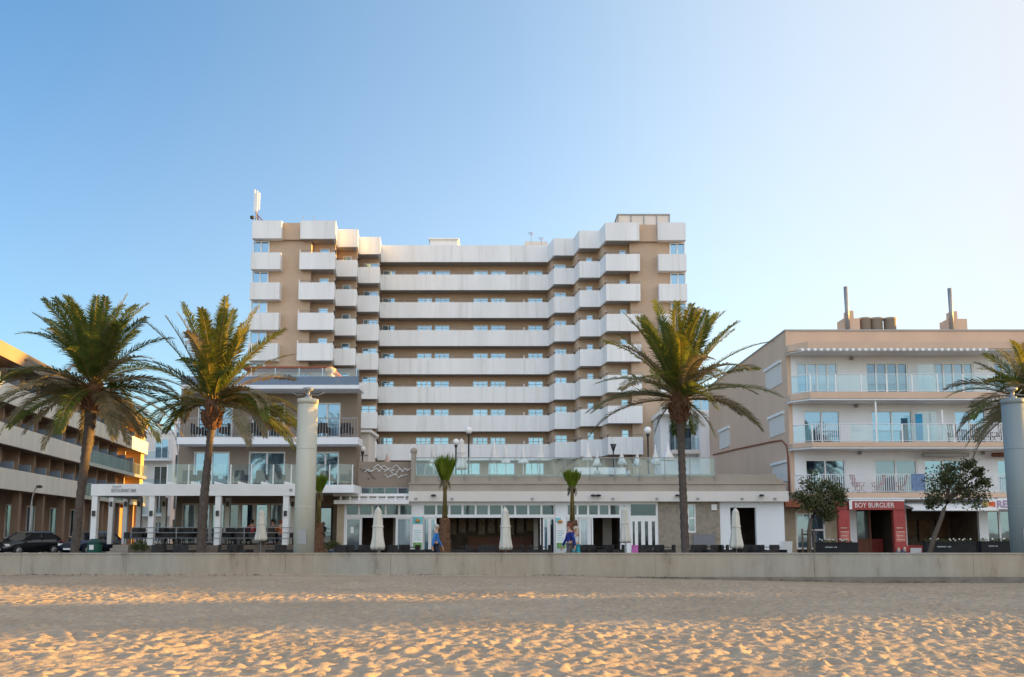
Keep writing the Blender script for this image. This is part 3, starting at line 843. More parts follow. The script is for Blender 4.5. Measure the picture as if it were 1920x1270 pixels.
# ---- taupe guesthouse behind the pergola -------------------------
def make_guesthouse():
    Y = 52.0
    xx = lambda px: X(px, Y, 850)
    zz = lambda py: Z(py, Y)
    root = thing('guesthouse', 'three-storey taupe guesthouse with white-framed windows behind the white pergola', 'guesthouse', (xx(500), Y + 6, GZ))
    x0, x1 = xx(335), xx(668)
    ztop = zz(723)
    wins3 = [(367, 434), (470, 532), (586, 637)]
    wins2 = [(363, 431), (466, 535), (584, 636)]
    ops = [(xx(a), xx(b), zz(821), zz(755)) for a, b in wins3] + [(xx(a), xx(b), zz(906) - .3, zz(847)) for a, b in wins2]
    gx0, gx1 = xx(345), xx(588)
    ops.append((gx0, gx1, 0.98, zz(944)))
    ops.append((xx(600), xx(627), .16, zz(950)))
    m = MB(); m.wall(x0, x1, GZ, ztop, Y, Y + .3, ops)
    m.box(x0, x0 + .3, Y + .302, 64, GZ, ztop); m.prism([(x1 - .3, Y + .302), (x1, Y + .302), (x1, 53.4), (x1 - 2.6, 64), (x1 - 2.9, 64), (x1 - .3, 53.3)], GZ, ztop); m.box(x0 + .3, x1 - 2.9, 63.7, 64, GZ, ztop)
    m.build('wall', TAUPE, root, True)
    MB().box(x0 + .31, x1 - 1.2, Y + 3.0, Y + 3.2, GZ, ztop - .1).build('interior_wall', BROWNW, root, True)
    MB().prism([(x0 + .31, Y + .31), (x1 - .31, Y + .31), (x1 - .31, 53.3), (x1 - 2.95, 63.6), (x0 + .31, 63.6)], ztop - .2, ztop - .05).build('ceiling', SOFFIT, root, True)
    for (a, b), zt, zb in [(q, 755, 821) for q in wins3] + [(q, 847, 906) for q in wins2]:
        window(root, xx(a), xx(b), zz(zb) - (.3 if zb == 906 else 0), zz(zt), Y + .1, 2, .09, pm=GPANE2)
    n = 9
    for i in range(n):
        a = gx0 + (gx1 - gx0) * i / n
        window(root, a, a + (gx1 - gx0) / n, .98, zz(944), Y + .1, 1, .10, fm=BEAM, pm=GPANE2 if i % 3 else GPANE4, name='glass_door')
    window(root, xx(602), xx(625), .17, zz(951), Y + .12, 1, .06, fm=DARKM, pm=GPANE2, name='entrance_door')
    # storey balconies
    def balcony(py0, py1, yf, xa, xb):
        m = MB(); m.box(xa, xb, yf, Y - .003, Z(py1, yf), Z(py0, yf), 0)
        return m.build('balcony', [WHITE], root, True)
    b3 = balcony(820, 833, 50.4, X(328, 50.4), X(670, 50.4))
    r = MB(); yf = 50.5; z0, z1 = Z(819, yf), Z(785, yf); xa, xb = X(330, yf), X(668, yf)
    k = int((xb - xa) / .16)
    for i in range(k + 1):
        x = xa + (xb - xa) * i / k; r.box(x - .012, x + .012, yf, yf + .025, z0 + .05, z1)
    r.box(xa, xb, yf - .01, yf + .035, z1 + .001, z1 + .05); r.box(xa, xb, yf - .005, yf + .03, z0 + .02, z0 + .049)
    r.build('railing', GREYM, b3, True)
    b4 = balcony(722, 729, 50.2, X(330, 50.2), X(670, 50.2))
    yf = 50.3
    MB().box(X(331, yf), X(669, yf), yf, yf + .06, Z(721.9, yf), Z(706, yf)).build('blue_glass_panel', RAILG2, b4, True)
    MB().box(X(470, yf), X(669, yf), yf + .07, yf + .085, Z(721.9, yf), Z(691, yf)).build('glass_panel', RAILG, b4, True)
    m = MB()
    for px in (470, 515, 560, 604, 622, 668): m.box(X(px, yf, 700) - .025, X(px, yf, 700) + .025, yf + .09, yf + .13, Z(721.9, yf), Z(690, yf))
    m.build('railing_post', WHITE2, b4, True)
    # set-back top storey with a tiled edge
    m = MB(); m.box(xx(420), xx(590), 56, 63, ztop - .04, Z(694, 56)); m.build('penthouse_wall', WHITE, root, True)
    m = MB(); m.prism([(xx(420), 54.6), (xx(600), 54.6), (xx(600), 63), (xx(420), 63)], Z(690, 54.6), Z(687, 54.6)); m.build('tiled_roof', REDT, root, True)
    for a, b in ((520, 545), (552, 574)):
        window(root, X(a, 55.9), X(b, 55.9), ztop + .1, Z(700, 55.9), 55.92, 2, .07, pm=GPANE2)
    m = MB(); m.box(xx(598), xx(604), 54, 54.5, ztop - .04, Z(700, 54)); m.lathe([(.12, 0), (.3, .1), (.36, .3), (.1, .42)], (xx(601), 54.25, Z(700, 54) + .003), 10); m.box(xx(606), xx(614), 54, 54.8, ztop - .04, Z(708, 54))
    m.build('chimney', OCHRE, root, True)
    # first-floor terrace over the pergola: slab and glass balustrade
    m = MB(); yf = 48.3
    m.box(X(331, yf), X(664, yf), yf, Y - .003, Z(924, yf), Z(909, yf))
    b2 = m.build('balcony', WHITE, root, True)
    g = MB(); p = MB()
    xs = [312, 352, 390, 431, 470, 511, 545, 580, 617, 660]
    for a, b in zip(xs, xs[1:]):
        MB().box(X(a, yf) + .04, X(b, yf) - .04, yf + .1, yf + .115, Z(906, yf), Z(870, yf)).build('glass_panel', RAILG, b2, True)
    for a in xs: MB().box(X(a, yf) - .028, X(a, yf) + .028, yf + .08, yf + .14, Z(912, yf), Z(871, yf)).build('railing_post', WHITE2, b2, True)
    # entrance passage at right: steps
    m = MB()
    for i in range(4): m.box(X(598, 50), X(630, 50), 49.2 + .3 * i, 51.9, GZ + .002 + .17 * i, GZ + .17 * (i + 1))
    m.build('entrance_step', CONC, root, True)
    # balcony furniture is separate
make_guesthouse()

# ---- pergola restaurant terrace ----------------------------------
def make_pergola():
    Y = 46.0
    xx = lambda px: X(px, Y, 940)
    root = thing('pergola', 'white restaurant pergola on slim columns over a raised deck at left', 'pergola', (xx(360), Y + 2, GZ))
    x0, x1 = xx(172), xx(566)
    z0, z1 = Z(930, Y), Z(908, Y)
    m = MB(); m.box(x0, x1, Y - .15, Y, z0, z1); m.box(x0, x0 + .15, Y + .003, 51.9, z0, z1 - .01); m.box(x1 - .15, x1, Y + .003, 48.2, z0, z1 - .01)
    fa = m.build('fascia', WHITE2, root, True)
    m = MB()
    for i in range(28): m.box(x0 + .16, x1 - .16, Y + .1 + .2 * i, Y + .25 + .2 * i, z1 - .22, z1 - .17)
    m.box(x0 + .16, x1 - .16, Y + .05, 51.9, z1 - .16, z1 - .12)
    m.build('louvre_roof', SOFFIT, root, True)
    m = MB()
    for px in (265, 311, 356, 400, 444, 488, 532):
        a = xx(px); m.add([(a, Y + .05, z1), (a, Y + .12, z1), (a + .6, Y + .12, z1), (a + .6, Y + .05, z1), (a, Y + .05, z1 + .14), (a, Y + .12, z1 + .14)],
              [(0, 1, 5, 4), (0, 4, 3), (1, 2, 5), (4, 5, 2, 3), (0, 3, 2, 1)])
    m.build('roof_flap', WHITE2, root, True)
    DZ = 0.95
    for px in (179, 286, 410, 537):
        a = xx(px)
        c = MB().box(a - .14, a + .14, Y - .1, Y + .18, GZ if px in (179, 286) else DZ - .2, z0 - .002).build('column', WHITE2, root, True)
        m = MB(); m.box(a - .07, a + .07, Y - .19, Y - .103, Z(968, Y), Z(958, Y)); m.build('wall_lamp', DARKM, c, True)
    for px in (210, 237, 262, 309, 428, 550):
        a = X(px, 50, 940)
        c = MB().box(a - .12, a + .12, 49.9, 50.15, DZ, z0 + .05).build('column', BEAM, root, True)
        m = MB(); m.box(a - .06, a + .06, 49.82, 49.897, Z(950, 50), Z(941, 50)); m.build('wall_lamp', DARKM, c, True)
    m = MB(); m.box(xx(250), xx(590), Y - .35, 51.95, GZ + .002, DZ)
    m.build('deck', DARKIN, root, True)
    m = MB()
    for i in range(5): m.box(xx(200), xx(250) - .003, Y - .3 + .32 * i, 51.9, GZ + .002 + (.16 * i), GZ + .16 * (i + 1))
    m.build('step', CONC, root, True)
    m = MB()
    for k in (0.35, 0.62, .88):
        m.tube([(xx(252), Y - .2, DZ + k), (xx(590), Y - .2, DZ + k)], .018, 5)
    for i in range(9): a = xx(252 + 42 * i); m.tube([(a, Y - .2, DZ), (a, Y - .2, DZ + .9)], .02, 5)
    m.build('railing', GREYM, root, True)
    cx = xx(228)
    text_mesh('RESTAURANT BAR', .26, .008, 'lettering', TEXTG, fa, (cx + .15, Y - .165, (z0 + z1) / 2 - .04), width=1.25)
    text_mesh('beach', .15, .006, 'lettering', TEXTG, fa, (cx - .2, Y - .163, (z0 + z1) / 2 + .17), width=.45)
    m = MB(); m.box(xx(543), xx(549), Y - .165, Y - .152, z0 + .22, z0 + .35); m.build('plaque', TEXTG, fa, True)
    return DZ
DECK = make_pergola()

# ---- right apartment block ---------------------------------------
def make_apartments():
    Y = 53.8; YF = 52.0
    xx = lambda px, Yq=Y: X(px, Yq, 800)
    root = thing('apartment_block', 'pink beige apartment block with white balconies and shops below at right', 'apartment building', (xx(1700), Y + 8, GZ))
    xl = X(1479, Y, 800); xr = 44.0
    yb = 75.5
    ztop = Z(621, Y)
    lv = [(Z(735, YF), Z(750, YF)), (Z(829, YF), Z(841, YF)), (Z(924, YF), Z(936, YF))]
    tops = [Z(648, YF), lv[0][1], lv[1][1], lv[2][1]]
    w3 = [(1497, 1576), (1628, 1708), (1757, 1832), (1870, 1940)]
    w2 = [(1507, 1576), (1634, 1712), (1790, 1850)]
    w1 = [(1507, 1582), (1636, 1716), (1728, 1800), (1864, 1900)]
    ops = [(xx(a), xx(b), lv[0][0], Z(680, Y)) for a, b in w3] + [(xx(a), xx(b), lv[1][0], Z(770, Y)) for a, b in w2] + [(xx(a), xx(b), lv[2][0], Z(862, Y)) for a, b in w1]
    m = MB(); m.wall(xl + .25, xr, lv[2][1], Z(650, Y), Y, Y + .25, ops); m.build('front_wall', WHITE, root, True)
    m = MB(); m.box(xl, xl + .245, Y - .02, yb, GZ, ztop); m.box(xl + .25, xr, Y + .001, Y + .3, Z(650, Y) + .003, ztop); m.box(xr - .2, xr, Y + .3, yb, GZ, ztop); m.box(xl + .25, xr - .2, yb - .2, yb, GZ, ztop)
    m.build('wall', PINK, root, True)
    MB().box(xl - .06, xr, Y - .06, Y + .33, ztop + .002, ztop + .09).build('roof_edge', SOFFIT, root, True)
    MB().box(xl - .055, xl + .3, Y + .34, yb, ztop + .002, ztop + .088).build('roof_edge', SOFFIT, root, True)
    MB().box(xl + .25, xr - .21, Y + .31, yb - .21, ztop - .6, ztop - .3).build('roof', SOFFIT, root, True)
    MB().box(xl + .3, xr - .3, Y + 4, Y + 4.2, GZ, ztop - .7).build('interior_wall', BEAM, root, True)
    for fz in lv: MB().box(xl + .26, xr - .21, Y + .26, Y + 4, fz[1] + .05, fz[0] - .02).build('floor_slab', SOFFIT, root, True)
    for (a, b) in w3: window(root, xx(a), xx(b), lv[0][0] + .01, Z(680, Y), Y + .08, 4, .09, pm=GPANE4)
    for (a, b) in w2: window(root, xx(a), xx(b), lv[1][0] + .01, Z(770, Y), Y + .08, 2, .08, pm=GPANE2)
    for i, (a, b) in enumerate(w1): window(root, xx(a), xx(b), lv[2][0] + .01, Z(862, Y), Y + .08, 2 if i < 3 else 1, .08, pm=GPANE4 if i == 1 else GPANE2)
    # balconies with chamfered left end
    xe = X(1484, Y - .8, 800); xc = X(1522, YF, 800)
    poly = [(xe, Y - .03), (xe, Y - .8), (xc, YF), (xr, YF), (xr, Y - .03)]
    inner = [(xe + .08, Y - .75), (xc + .05, YF + .08), (xr, YF + .08)]
    for k, (z1, z0) in enumerate(lv):
        m = MB(); m.prism(poly, z0 + .10, z1)
        m2 = [(p[0] + .03, p[1] + (.06 if p[1] < Y - .5 else 0)) for p in poly]
        m.prism(m2, z0, z0 + .098, 1)
        b = m.build('balcony', [PINK, WHITE], root, True)
        zt = z1 + 1.05
        pts = inner
        def along(d0, d1, f):
            pass
        r, g = MB(), []
        segs = list(zip(pts, pts[1:]))
        for i, (p, q) in enumerate(segs):
            p, q = Vector(p), Vector(q); L = (q - p).length
            r.tube([(p.x, p.y, zt), (q.x, q.y, zt)], .028, 6)
            r.tube([(p.x, p.y, z1 + .08), (q.x, q.y, z1 + .08)], .02, 5)
            def bars(a, bb):
                nb = max(1, int((bb - a) / .125))
                for j in range(nb + 1):
                    c = p.lerp(q, (a + (bb - a) * j / nb) / L); r.box(c.x - .013, c.x + .013, c.y - .013, c.y + .013, z1 + .08, zt - .02)
            def pan(a, bb):
                nb = max(1, round((bb - a) / 1.5))
                for j in range(nb):
                    c = p.lerp(q, (a + (bb - a) * j / nb + .03) / L); d = p.lerp(q, (a + (bb - a) * (j + 1) / nb - .03) / L)
                    g.append([(c.x, c.y), (d.x, d.y)])
                    r.box(d.x - .02, d.x + .06, d.y - .02, d.y + .02, z1 + .0, zt)
            if k == 0: pan(0, L)
            elif k == 1:
                if i == 0: pan(0, L)
                else: bars(.2, 2.2); pan(2.2, 8.2); bars(8.2, L)
            else: bars(0, L)
        ra = r.build('railing', WHITE2, b, True)
        for q in g: MB().strip(q, .015, z1 + .1, zt - .04).build('glass_panel', RAILG, ra, True)
    # roof overhang above the top balcony
    m = MB(); m.prism([(p[0] - .05, p[1] - .05 if p[1] < Y - .5 else p[1]) for p in poly], Z(654, YF), Z(641, YF)); m.build('eaves', PINK, root, True)
    m = MB(); m.prism([(p[0] + .03, p[1] + (.06 if p[1] < Y - .5 else 0)) for p in poly], Z(654, YF) - .08, Z(654, YF) - .002); m.build('soffit', WHITE, root, True)
    # side windows with roller shutters, facing left
    xf = lambda u, d, z: (xl - .02 + (d - 0), u, z)
    for (pa, pb, pt, pbm) in ((1443, 1473, 685, 727), (1447, 1475, 777, 817), (1352, 1371, 803, 840), (1450, 1478, 866, 905)):
        ya = abs(xl * FPX / (pa - 960)) * 1.0; yb2 = abs(xl * FPX / (pb - 960)) * 1.0
        ym = (ya + yb2) / 2
        m = MB(); m.box(xl - .05, xl - .002, min(ya, yb2), max(ya, yb2), Z(pbm, ym), Z(pt + 5, ym)); sh = m.build('shutter', BEAM, root, True)
        m = MB(); m.box(xl - .16, xl - .002, min(ya, yb2) - .08, max(ya, yb2) + .08, Z(pt + 5, ym) + .003, Z(pt, ym)); m.build('shutter_box', WHITE2, sh, True)
    # drain and cable on the side wall
    m = MB(); m.tube([(xl - .06, 74, Z(853, 74)), (xl - .06, 66, Z(842, 66)), (xl - .06, 57, Z(828, 57)), (xl - .06, 55.2, Z(826, 55.2)), (xl - .06, 54.2, Z(836, 54.2)), (xl - .06, 54.0, Z(860, 54)), (xl - .06, 54, Z(930, 54))], .05, 6)
    m.build('pipe', REDT, root, True)
    # ground floor: piers, shopfronts
    z1 = lv[2][1]
    gx = lambda px: X(px, 53.5, 980)
    zs = Z(946, 53.5)
    m = MB(); m.wall(gx(1466), gx(1583), GZ, z1 - .003, 53.5, 53.75, [(gx(1492), gx(1547), GZ, Z(962, 53.5))]); m.build('sandstone_wall', TILEY, root, True)
    window(root, gx(1492), gx(1547), GZ + .45, Z(962, 53.5), 53.56, 2, .1, transom=Z(994, 53.5), pm=GPANE2, name='arched_window')
    m = MB()
    for q in range(14):   # low arch over the window
        a = PI * q / 14; b = PI * (q + 1) / 14
        cx, rr = (gx(1492) + gx(1547)) / 2, (gx(1547) - gx(1492)) / 2
        m.tube([(cx + rr * math.cos(a), 53.46, Z(962, 53.5) + .3 * math.sin(a)), (cx + rr * math.cos(b), 53.46, Z(962, 53.5) + .3 * math.sin(b))], .05, 5)
    m.build('arch', WHITE2, root, True)
    m = MB(); m.prism([(gx(1463), 52.4), (gx(1580), 52.4), (gx(1580), 53.49), (gx(1463), 53.49)], Z(951, 52.4), Z(937, 52.4)); m.build('tiled_canopy', REDT, root, True)
    m = MB(); m.box(gx(1505), gx(1517), 52.3, 52.38, Z(957, 52.4), Z(951, 52.4) - .003); m.build('yellow_sign', mat('yellow_enamel', (.6, .45, .03), .5), root, True)
    m = MB()
    m.wall(gx(1583) + .003, xr, GZ, z1 - .003, 53.5, 53.72, [(gx(1606), gx(1678), GZ, Z(950, 53.5)), (gx(1700), gx(1836), GZ, Z(954, 53.5)), (gx(1850), gx(1925), GZ + .5, Z(957, 53.5))])
    m.build('shop_wall', WHITE, root, True)
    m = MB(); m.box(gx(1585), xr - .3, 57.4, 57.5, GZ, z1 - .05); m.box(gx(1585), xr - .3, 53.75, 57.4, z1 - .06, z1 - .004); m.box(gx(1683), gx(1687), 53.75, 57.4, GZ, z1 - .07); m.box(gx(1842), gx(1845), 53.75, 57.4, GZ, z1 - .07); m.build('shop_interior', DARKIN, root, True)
    window(root, gx(1850), gx(1925), GZ + .5, Z(957, 53.5), 53.56, 3, .1, pm=GPANE2, name='shop_window')
    window(root, gx(1606), gx(1636), GZ + .02, Z(950, 53.5) - .01, 53.8, 1, .12, fm=WOODR, pm=GPANE3, transom=GZ + 1.0, name='shop_door')
    m = MB(); m.box(gx(1608), gx(1634), 53.78, 53.86, GZ + .1, GZ + 1.0); m.build('door_panel', WOODR, root, True)
    m = MB(); m.box(gx(1638), gx(1676), 55.2, 55.6, GZ, GZ + 1.05); m.build('counter', REDS, root, True)
    m = MB()
    for i, c in enumerate((1716, 1745, 1775, 1810)): m.box(gx(c), gx(c + 22), 57.2, 57.38, GZ + .9 + .2 * (i % 2), GZ + 2.2)
    m.build('wall_poster', [mat('poster_brown', (.14, .07, .03), .6, .5, 2.0)], root, True)
    # balcony partitions
    m = MB(); m.box(xx(1722, 53), xx(1757, 53), 52.98, 53.02, lv[1][0] + .01, lv[1][0] + 1.9); m.build('glass_partition', RAILG, root, True)
    m = MB(); m.box(xx(1727, 53), xx(1757, 53), 52.98, 53.02, lv[0][0] + .01, lv[0][0] + 1.8); m.build('glass_partition', RAILG, root, True)
    m = MB(); m.box(xx(1641, 52.3), xx(1644, 52.3), 52.2, 52.26, lv[1][0] + .01, lv[0][1] - .01); m.box(xx(1765, 52.3), xx(1768, 52.3), 52.2, 52.26, lv[1][0] + .01, Z(768, 52)); m.build('post', WHITE2, root, True)
    # ceiling lamps
    m = MB()
    for px, py in ((1601, 676), (1606, 765), (1608, 853), (1838, 853)): m.lathe([(.06, 0), (.12, .05), (.1, .16), (.04, .2)], (xx(px), Y - .15, Z(py, Y)), 8); m.box(xx(px) - .04, xx(px) + .04, Y - .1, Y, Z(py, Y) + .05, Z(py, Y) + .12)
    m.build('wall_lamp', GREYM, root, True)
    # chimneys
    def chim(pa, pb, pt, pole, ptop):
        yy = 57.0
        m = MB(); m.box(X(pa, yy, 600), X(pb, yy, 600), yy, yy + 1.2, ztop - .35, Z(pt, yy)); m.box(X(pole + 5, yy, 600), X(pole + 16, yy, 600), yy + .1, yy + .8, Z(pt, yy) + .002, Z(pt - 15, yy))
        c = m.build('chimney', PINK, root, True)
        p = MB(); p.tube([(X(pole + 3, yy - .1, 600), yy - .12, Z(622, yy)), (X(pole, yy - .1, 560), yy - .12, Z(ptop, yy))], .13, 8); p.build('flue', GREYM, c, True)
    chim(1582, 1612, 597, 1586, 539); chim(1778, 1813, 598, 1781, 542)
    for px in (1621, 1643, 1668):
        m = MB(); ch_ = Z(596, 57.5) - ztop + .3; m.lathe([(.38, 0), (.38, ch_ - .16), (.42, ch_ - .15), (.42, ch_ - .04), (.1, ch_)], (X(px, 57.5, 600), 57.5, ztop - .3), 16)
        m.build('vent_cowl', CONC, root, True)
    # rolled awning of the first floor, striped awning at the top
    m = MB(); m.tube([(xx(1731, 52.9), 53.2, Z(853, 53.2)), (xx(1818, 52.9), 53.2, Z(853, 53.2))], .13, 8); m.build('rolled_awning', SOFFIT, root, True)
    m = MB(); m.tube([(xx(1862, 52.9), 53.2, Z(853, 53.2)), (xx(1905, 52.9), 53.2, Z(853, 53.2))], .13, 8); m.build('rolled_awning', WOODR, root, True)
    m = MB(); xa, xb = xx(1500, 52), xx(1860, 52); n = 60
    for i in range(n):
        a = xa + (xb - xa) * i / n; b = xa + (xb - xa) * (i + 1) / n
        m.add([(a, 51.88, Z(654, 52)), (b, 51.88, Z(654, 52)), (b, 51.86, Z(657, 52)), ((a + b) / 2, 51.86, Z(660, 52)), (a, 51.86, Z(657, 52))], [(0, 1, 2, 3, 4)], i % 2)
    m.build('awning_valance', [SOFFIT, WHITE2], root, True)
    # shop awning
    m = MB(); xa, xb = X(1698, 52.2, 950), X(1850, 52.2, 950)
    m.add([(xa, 53.4, Z(940, 53.4)), (xb, 53.4, Z(940, 53.4)), (xb, 51.2, Z(952, 51.2)), (xa, 51.2, Z(952, 51.2)), (xa, 51.2, Z(957, 51.2)), (xb, 51.2, Z(957, 51.2))], [(0, 1, 2, 3), (3, 2, 5, 4)])
    m.add([(xa, 53.4, Z(940, 53.4) - .03), (xb, 53.4, Z(940, 53.4) - .03), (xb, 51.23, Z(952, 51.2) - .03), (xa, 51.23, Z(952, 51.2) - .03)], [(0, 3, 2, 1)])
    m.tube([(xa - .1, 51.15, Z(957, 51.2)), (xb + .1, 51.15, Z(957, 51.2))], .05, 6)
    m.build('shop_awning', WHITE2, root, True)
    return lv, root
LV, APT = make_apartments()

# ---- signs
def make_signs():
    Y = 51.6
    xx = lambda px: X(px, Y, 980)
    t = thing('shop_sign', 'red BOY BURGUER portal sign of fascia and two side panels around the snack bar door', 'sign', (xx(1642), Y, GZ))
    zt, zb = Z(940, Y), Z(956, Y)
    m = MB(); m.box(xx(1594), xx(1697), Y, Y + .5, zb, zt); fa = m.build('fascia', REDS, t, True)
    m = MB(); m.box(xx(1593), xx(1698), Y - .03, Y + .52, zt + .002, zt + .09); m.build('top_trim', WHITE2, t, True)
    m = MB(); m.box(xx(1593.5), xx(1599), Y - .03, Y - .003, zb + .02, zt - .0); m.build('white_panel', WHITE2, t, True)
    text_mesh('BOY BURGUER', .40, .012, 'lettering', TEXTW, t, ((xx(1604) + xx(1678)) / 2, Y - .015, (zt + zb) / 2), width=xx(1678) - xx(1604))
    cols = [mat('poster_pale_red', (.55, .16, .13), .5, .4, 3), mat('poster_blue', (.05, .09, .22), .5, .5, 5), mat('poster_cream', (.62, .45, .36), .6, .2, 8)]
    for a, b in ((1573, 1594), (1677, 1699)):
        m = MB(); m.box(xx(a), xx(b), Y + .05, Y + .35, GZ + .01, zb - .003)
        m.box(xx(a) + .06, xx(b) - .06, Y + .035, Y + .047, GZ + .9, GZ + 1.5, 1)
        for k in range(4): m.box(xx(a) + .1, xx(b) - .1 - .08 * (k % 2), Y + .022, Y + .033, GZ + 1.0 + .22 * k, GZ + 1.05 + .22 * k, 3)
        if a == 1677:
            m.box(xx(a) + .02, xx(b) - .02, Y + .033, Y + .045, GZ + .1, GZ + .45, 2)
            m.lathe([(.02, 0), (.09, .02), (.09, .2), (.04, .28)], (xx(a) + .17, Y + .03, GZ + .3), 8, 3); m.lathe([(.02, 0), (.09, .02), (.09, .2), (.04, .28)], (xx(b) - .15, Y + .03, GZ + .34), 8, 3)
        m.build('side_panel', [REDS, *cols], t, True)
    t2 = thing('small_red_sign', 'small square red sign with a green emblem left of the red portal', 'sign', (xx(1582), Y + .1, Z(956, Y)))
    m = MB(); m.box(xx(1571), xx(1592), Y + .1, Y + .4, Z(955, Y), Z(941, Y)); m.build('panel', REDS, t2, True)
    m = MB(); m.lathe([(.02, 0), (.16, .05), (.16, .16), (.02, .22)], (xx(1581), Y + .08, Z(951, Y)), 10); m.build('emblem', mat('emblem_green', (.10, .16, .04), .6), t2, True)
    t3 = thing('restaurant_sign', 'white shop fascia sign with orange emblem and mauve letters RE at far right', 'sign', (X(1880, Y), Y, Z(955, Y)))
    m = MB(); m.box(xx(1846), xx(1990), Y, Y + .3, Z(955, Y), Z(935, Y)); m.build('panel', WHITE2, t3, True)
    m = MB(); m.box(xx(1855), xx(1868), Y - .02, Y - .003, Z(951, Y), Z(941, Y)); m.lathe([(.02, -.2), (.16, -.1), (.2, .05), (.1, .25)], (xx(1850), Y - .0, Z(947, Y)), 10, 1); m.build('emblem', [mat('orange_enamel', (.6, .10, .03), .5), mat('emblem_sand', (.5, .33, .12), .6)], t3, True)
    o = text_mesh('RESTAURANT', .55, .012, 'lettering', mat('mauve_letter', (.36, .26, .42), .5), t3, ((xx(1871) + xx(1985)) / 2, Y - .015, Z(946, Y)), width=xx(1985) - xx(1871), bold=.012)
    # menu boards by the beach restaurant
    for (a, b, pt, pb), lab, kind in (((773, 793, 968, 1030), 'tall cyan and white menu board with food pictures left of the small shaggy palm', 0), ((1042, 1062, 970, 1030), 'tall pale menu board with teal top right of the big dark opening', 1)):
        Yb = YP - .5
        t = thing('menu_board', lab, 'sign', (X((a + b) / 2, Yb), Yb, GZ))
        m = MB(); x0, x1 = X(a, Yb, 1000), X(b, Yb, 1000); z0, z1 = Z(pb, Yb), Z(pt, Yb)
        m.box(x0, x1, Yb, Yb + .06, z0, z1)
        H = z1 - z0
        cyan, green, orange = MATS.get('menu_cyan') or mat('menu_cyan', (.16, .50, .56), .5, .25, 3), MATS.get('menu_green') or mat('menu_green', (.14, .32, .10), .5, .4, 5), MATS.get('menu_orange') or mat('menu_orange', (.5, .27, .08), .5, .4, 6)
        m.box(x0 + .02, (x1 - .02) if kind == 0 else (x0 + x1) / 2, Yb - .012, Yb - .003, z1 - (.24 if kind == 0 else .15) * H, z1 - .02 * H, 1)
        m.box(x0 + .05, x1 - .05, Yb - .012, Yb - .003, z0 + .03, z0 + .2 * H, 2)
        m.lathe([(.02, 0), (.13, .03), (.15, .1), (.05, .2)], ((x0 + x1) / 2 - (.05 if kind else .0), Yb - .0, z1 - .19 * H), 9, 3)
        for k in range(5): m.box(x0 + .08, x1 - .1 - .06 * (k % 3), Yb - .012, Yb - .003, z0 + (.28 + .07 * k) * H, z0 + (.295 + .07 * k) * H, 1)
        m.box(x0 - .02, x0, Yb - .01, Yb + .07, GZ, z1, 4); m.box(x1, x1 + .02, Yb - .01, Yb + .07, GZ, z1, 4)
        m.build('panel', [WHITE2, cyan, green, orange, GREYM], t, True)
    t = thing('notice_board', 'plain grey board on the stone wall behind the tall right palm', 'board', (X(1317, YP), YP - .1, Z(1022, YP)))
    MB().box(X(1297, YP), X(1337, YP), YP - .12, YP - .03, Z(1024, YP), Z(1002, YP)).build('panel', mat('grey_board', (.2, .2, .22), .6), t, True)
    t = thing('wall_sign_box', 'small white alarm box high on the stone wall beside the white wall', 'box', (X(1337, YP), YP - .1, Z(957, YP)))
    m = MB(); m.box(X(1332, YP), X(1342, YP), YP - .12, YP - .025, Z(957, YP), Z(946, YP)); m.build('case', WHITE2, t, True)
make_signs()

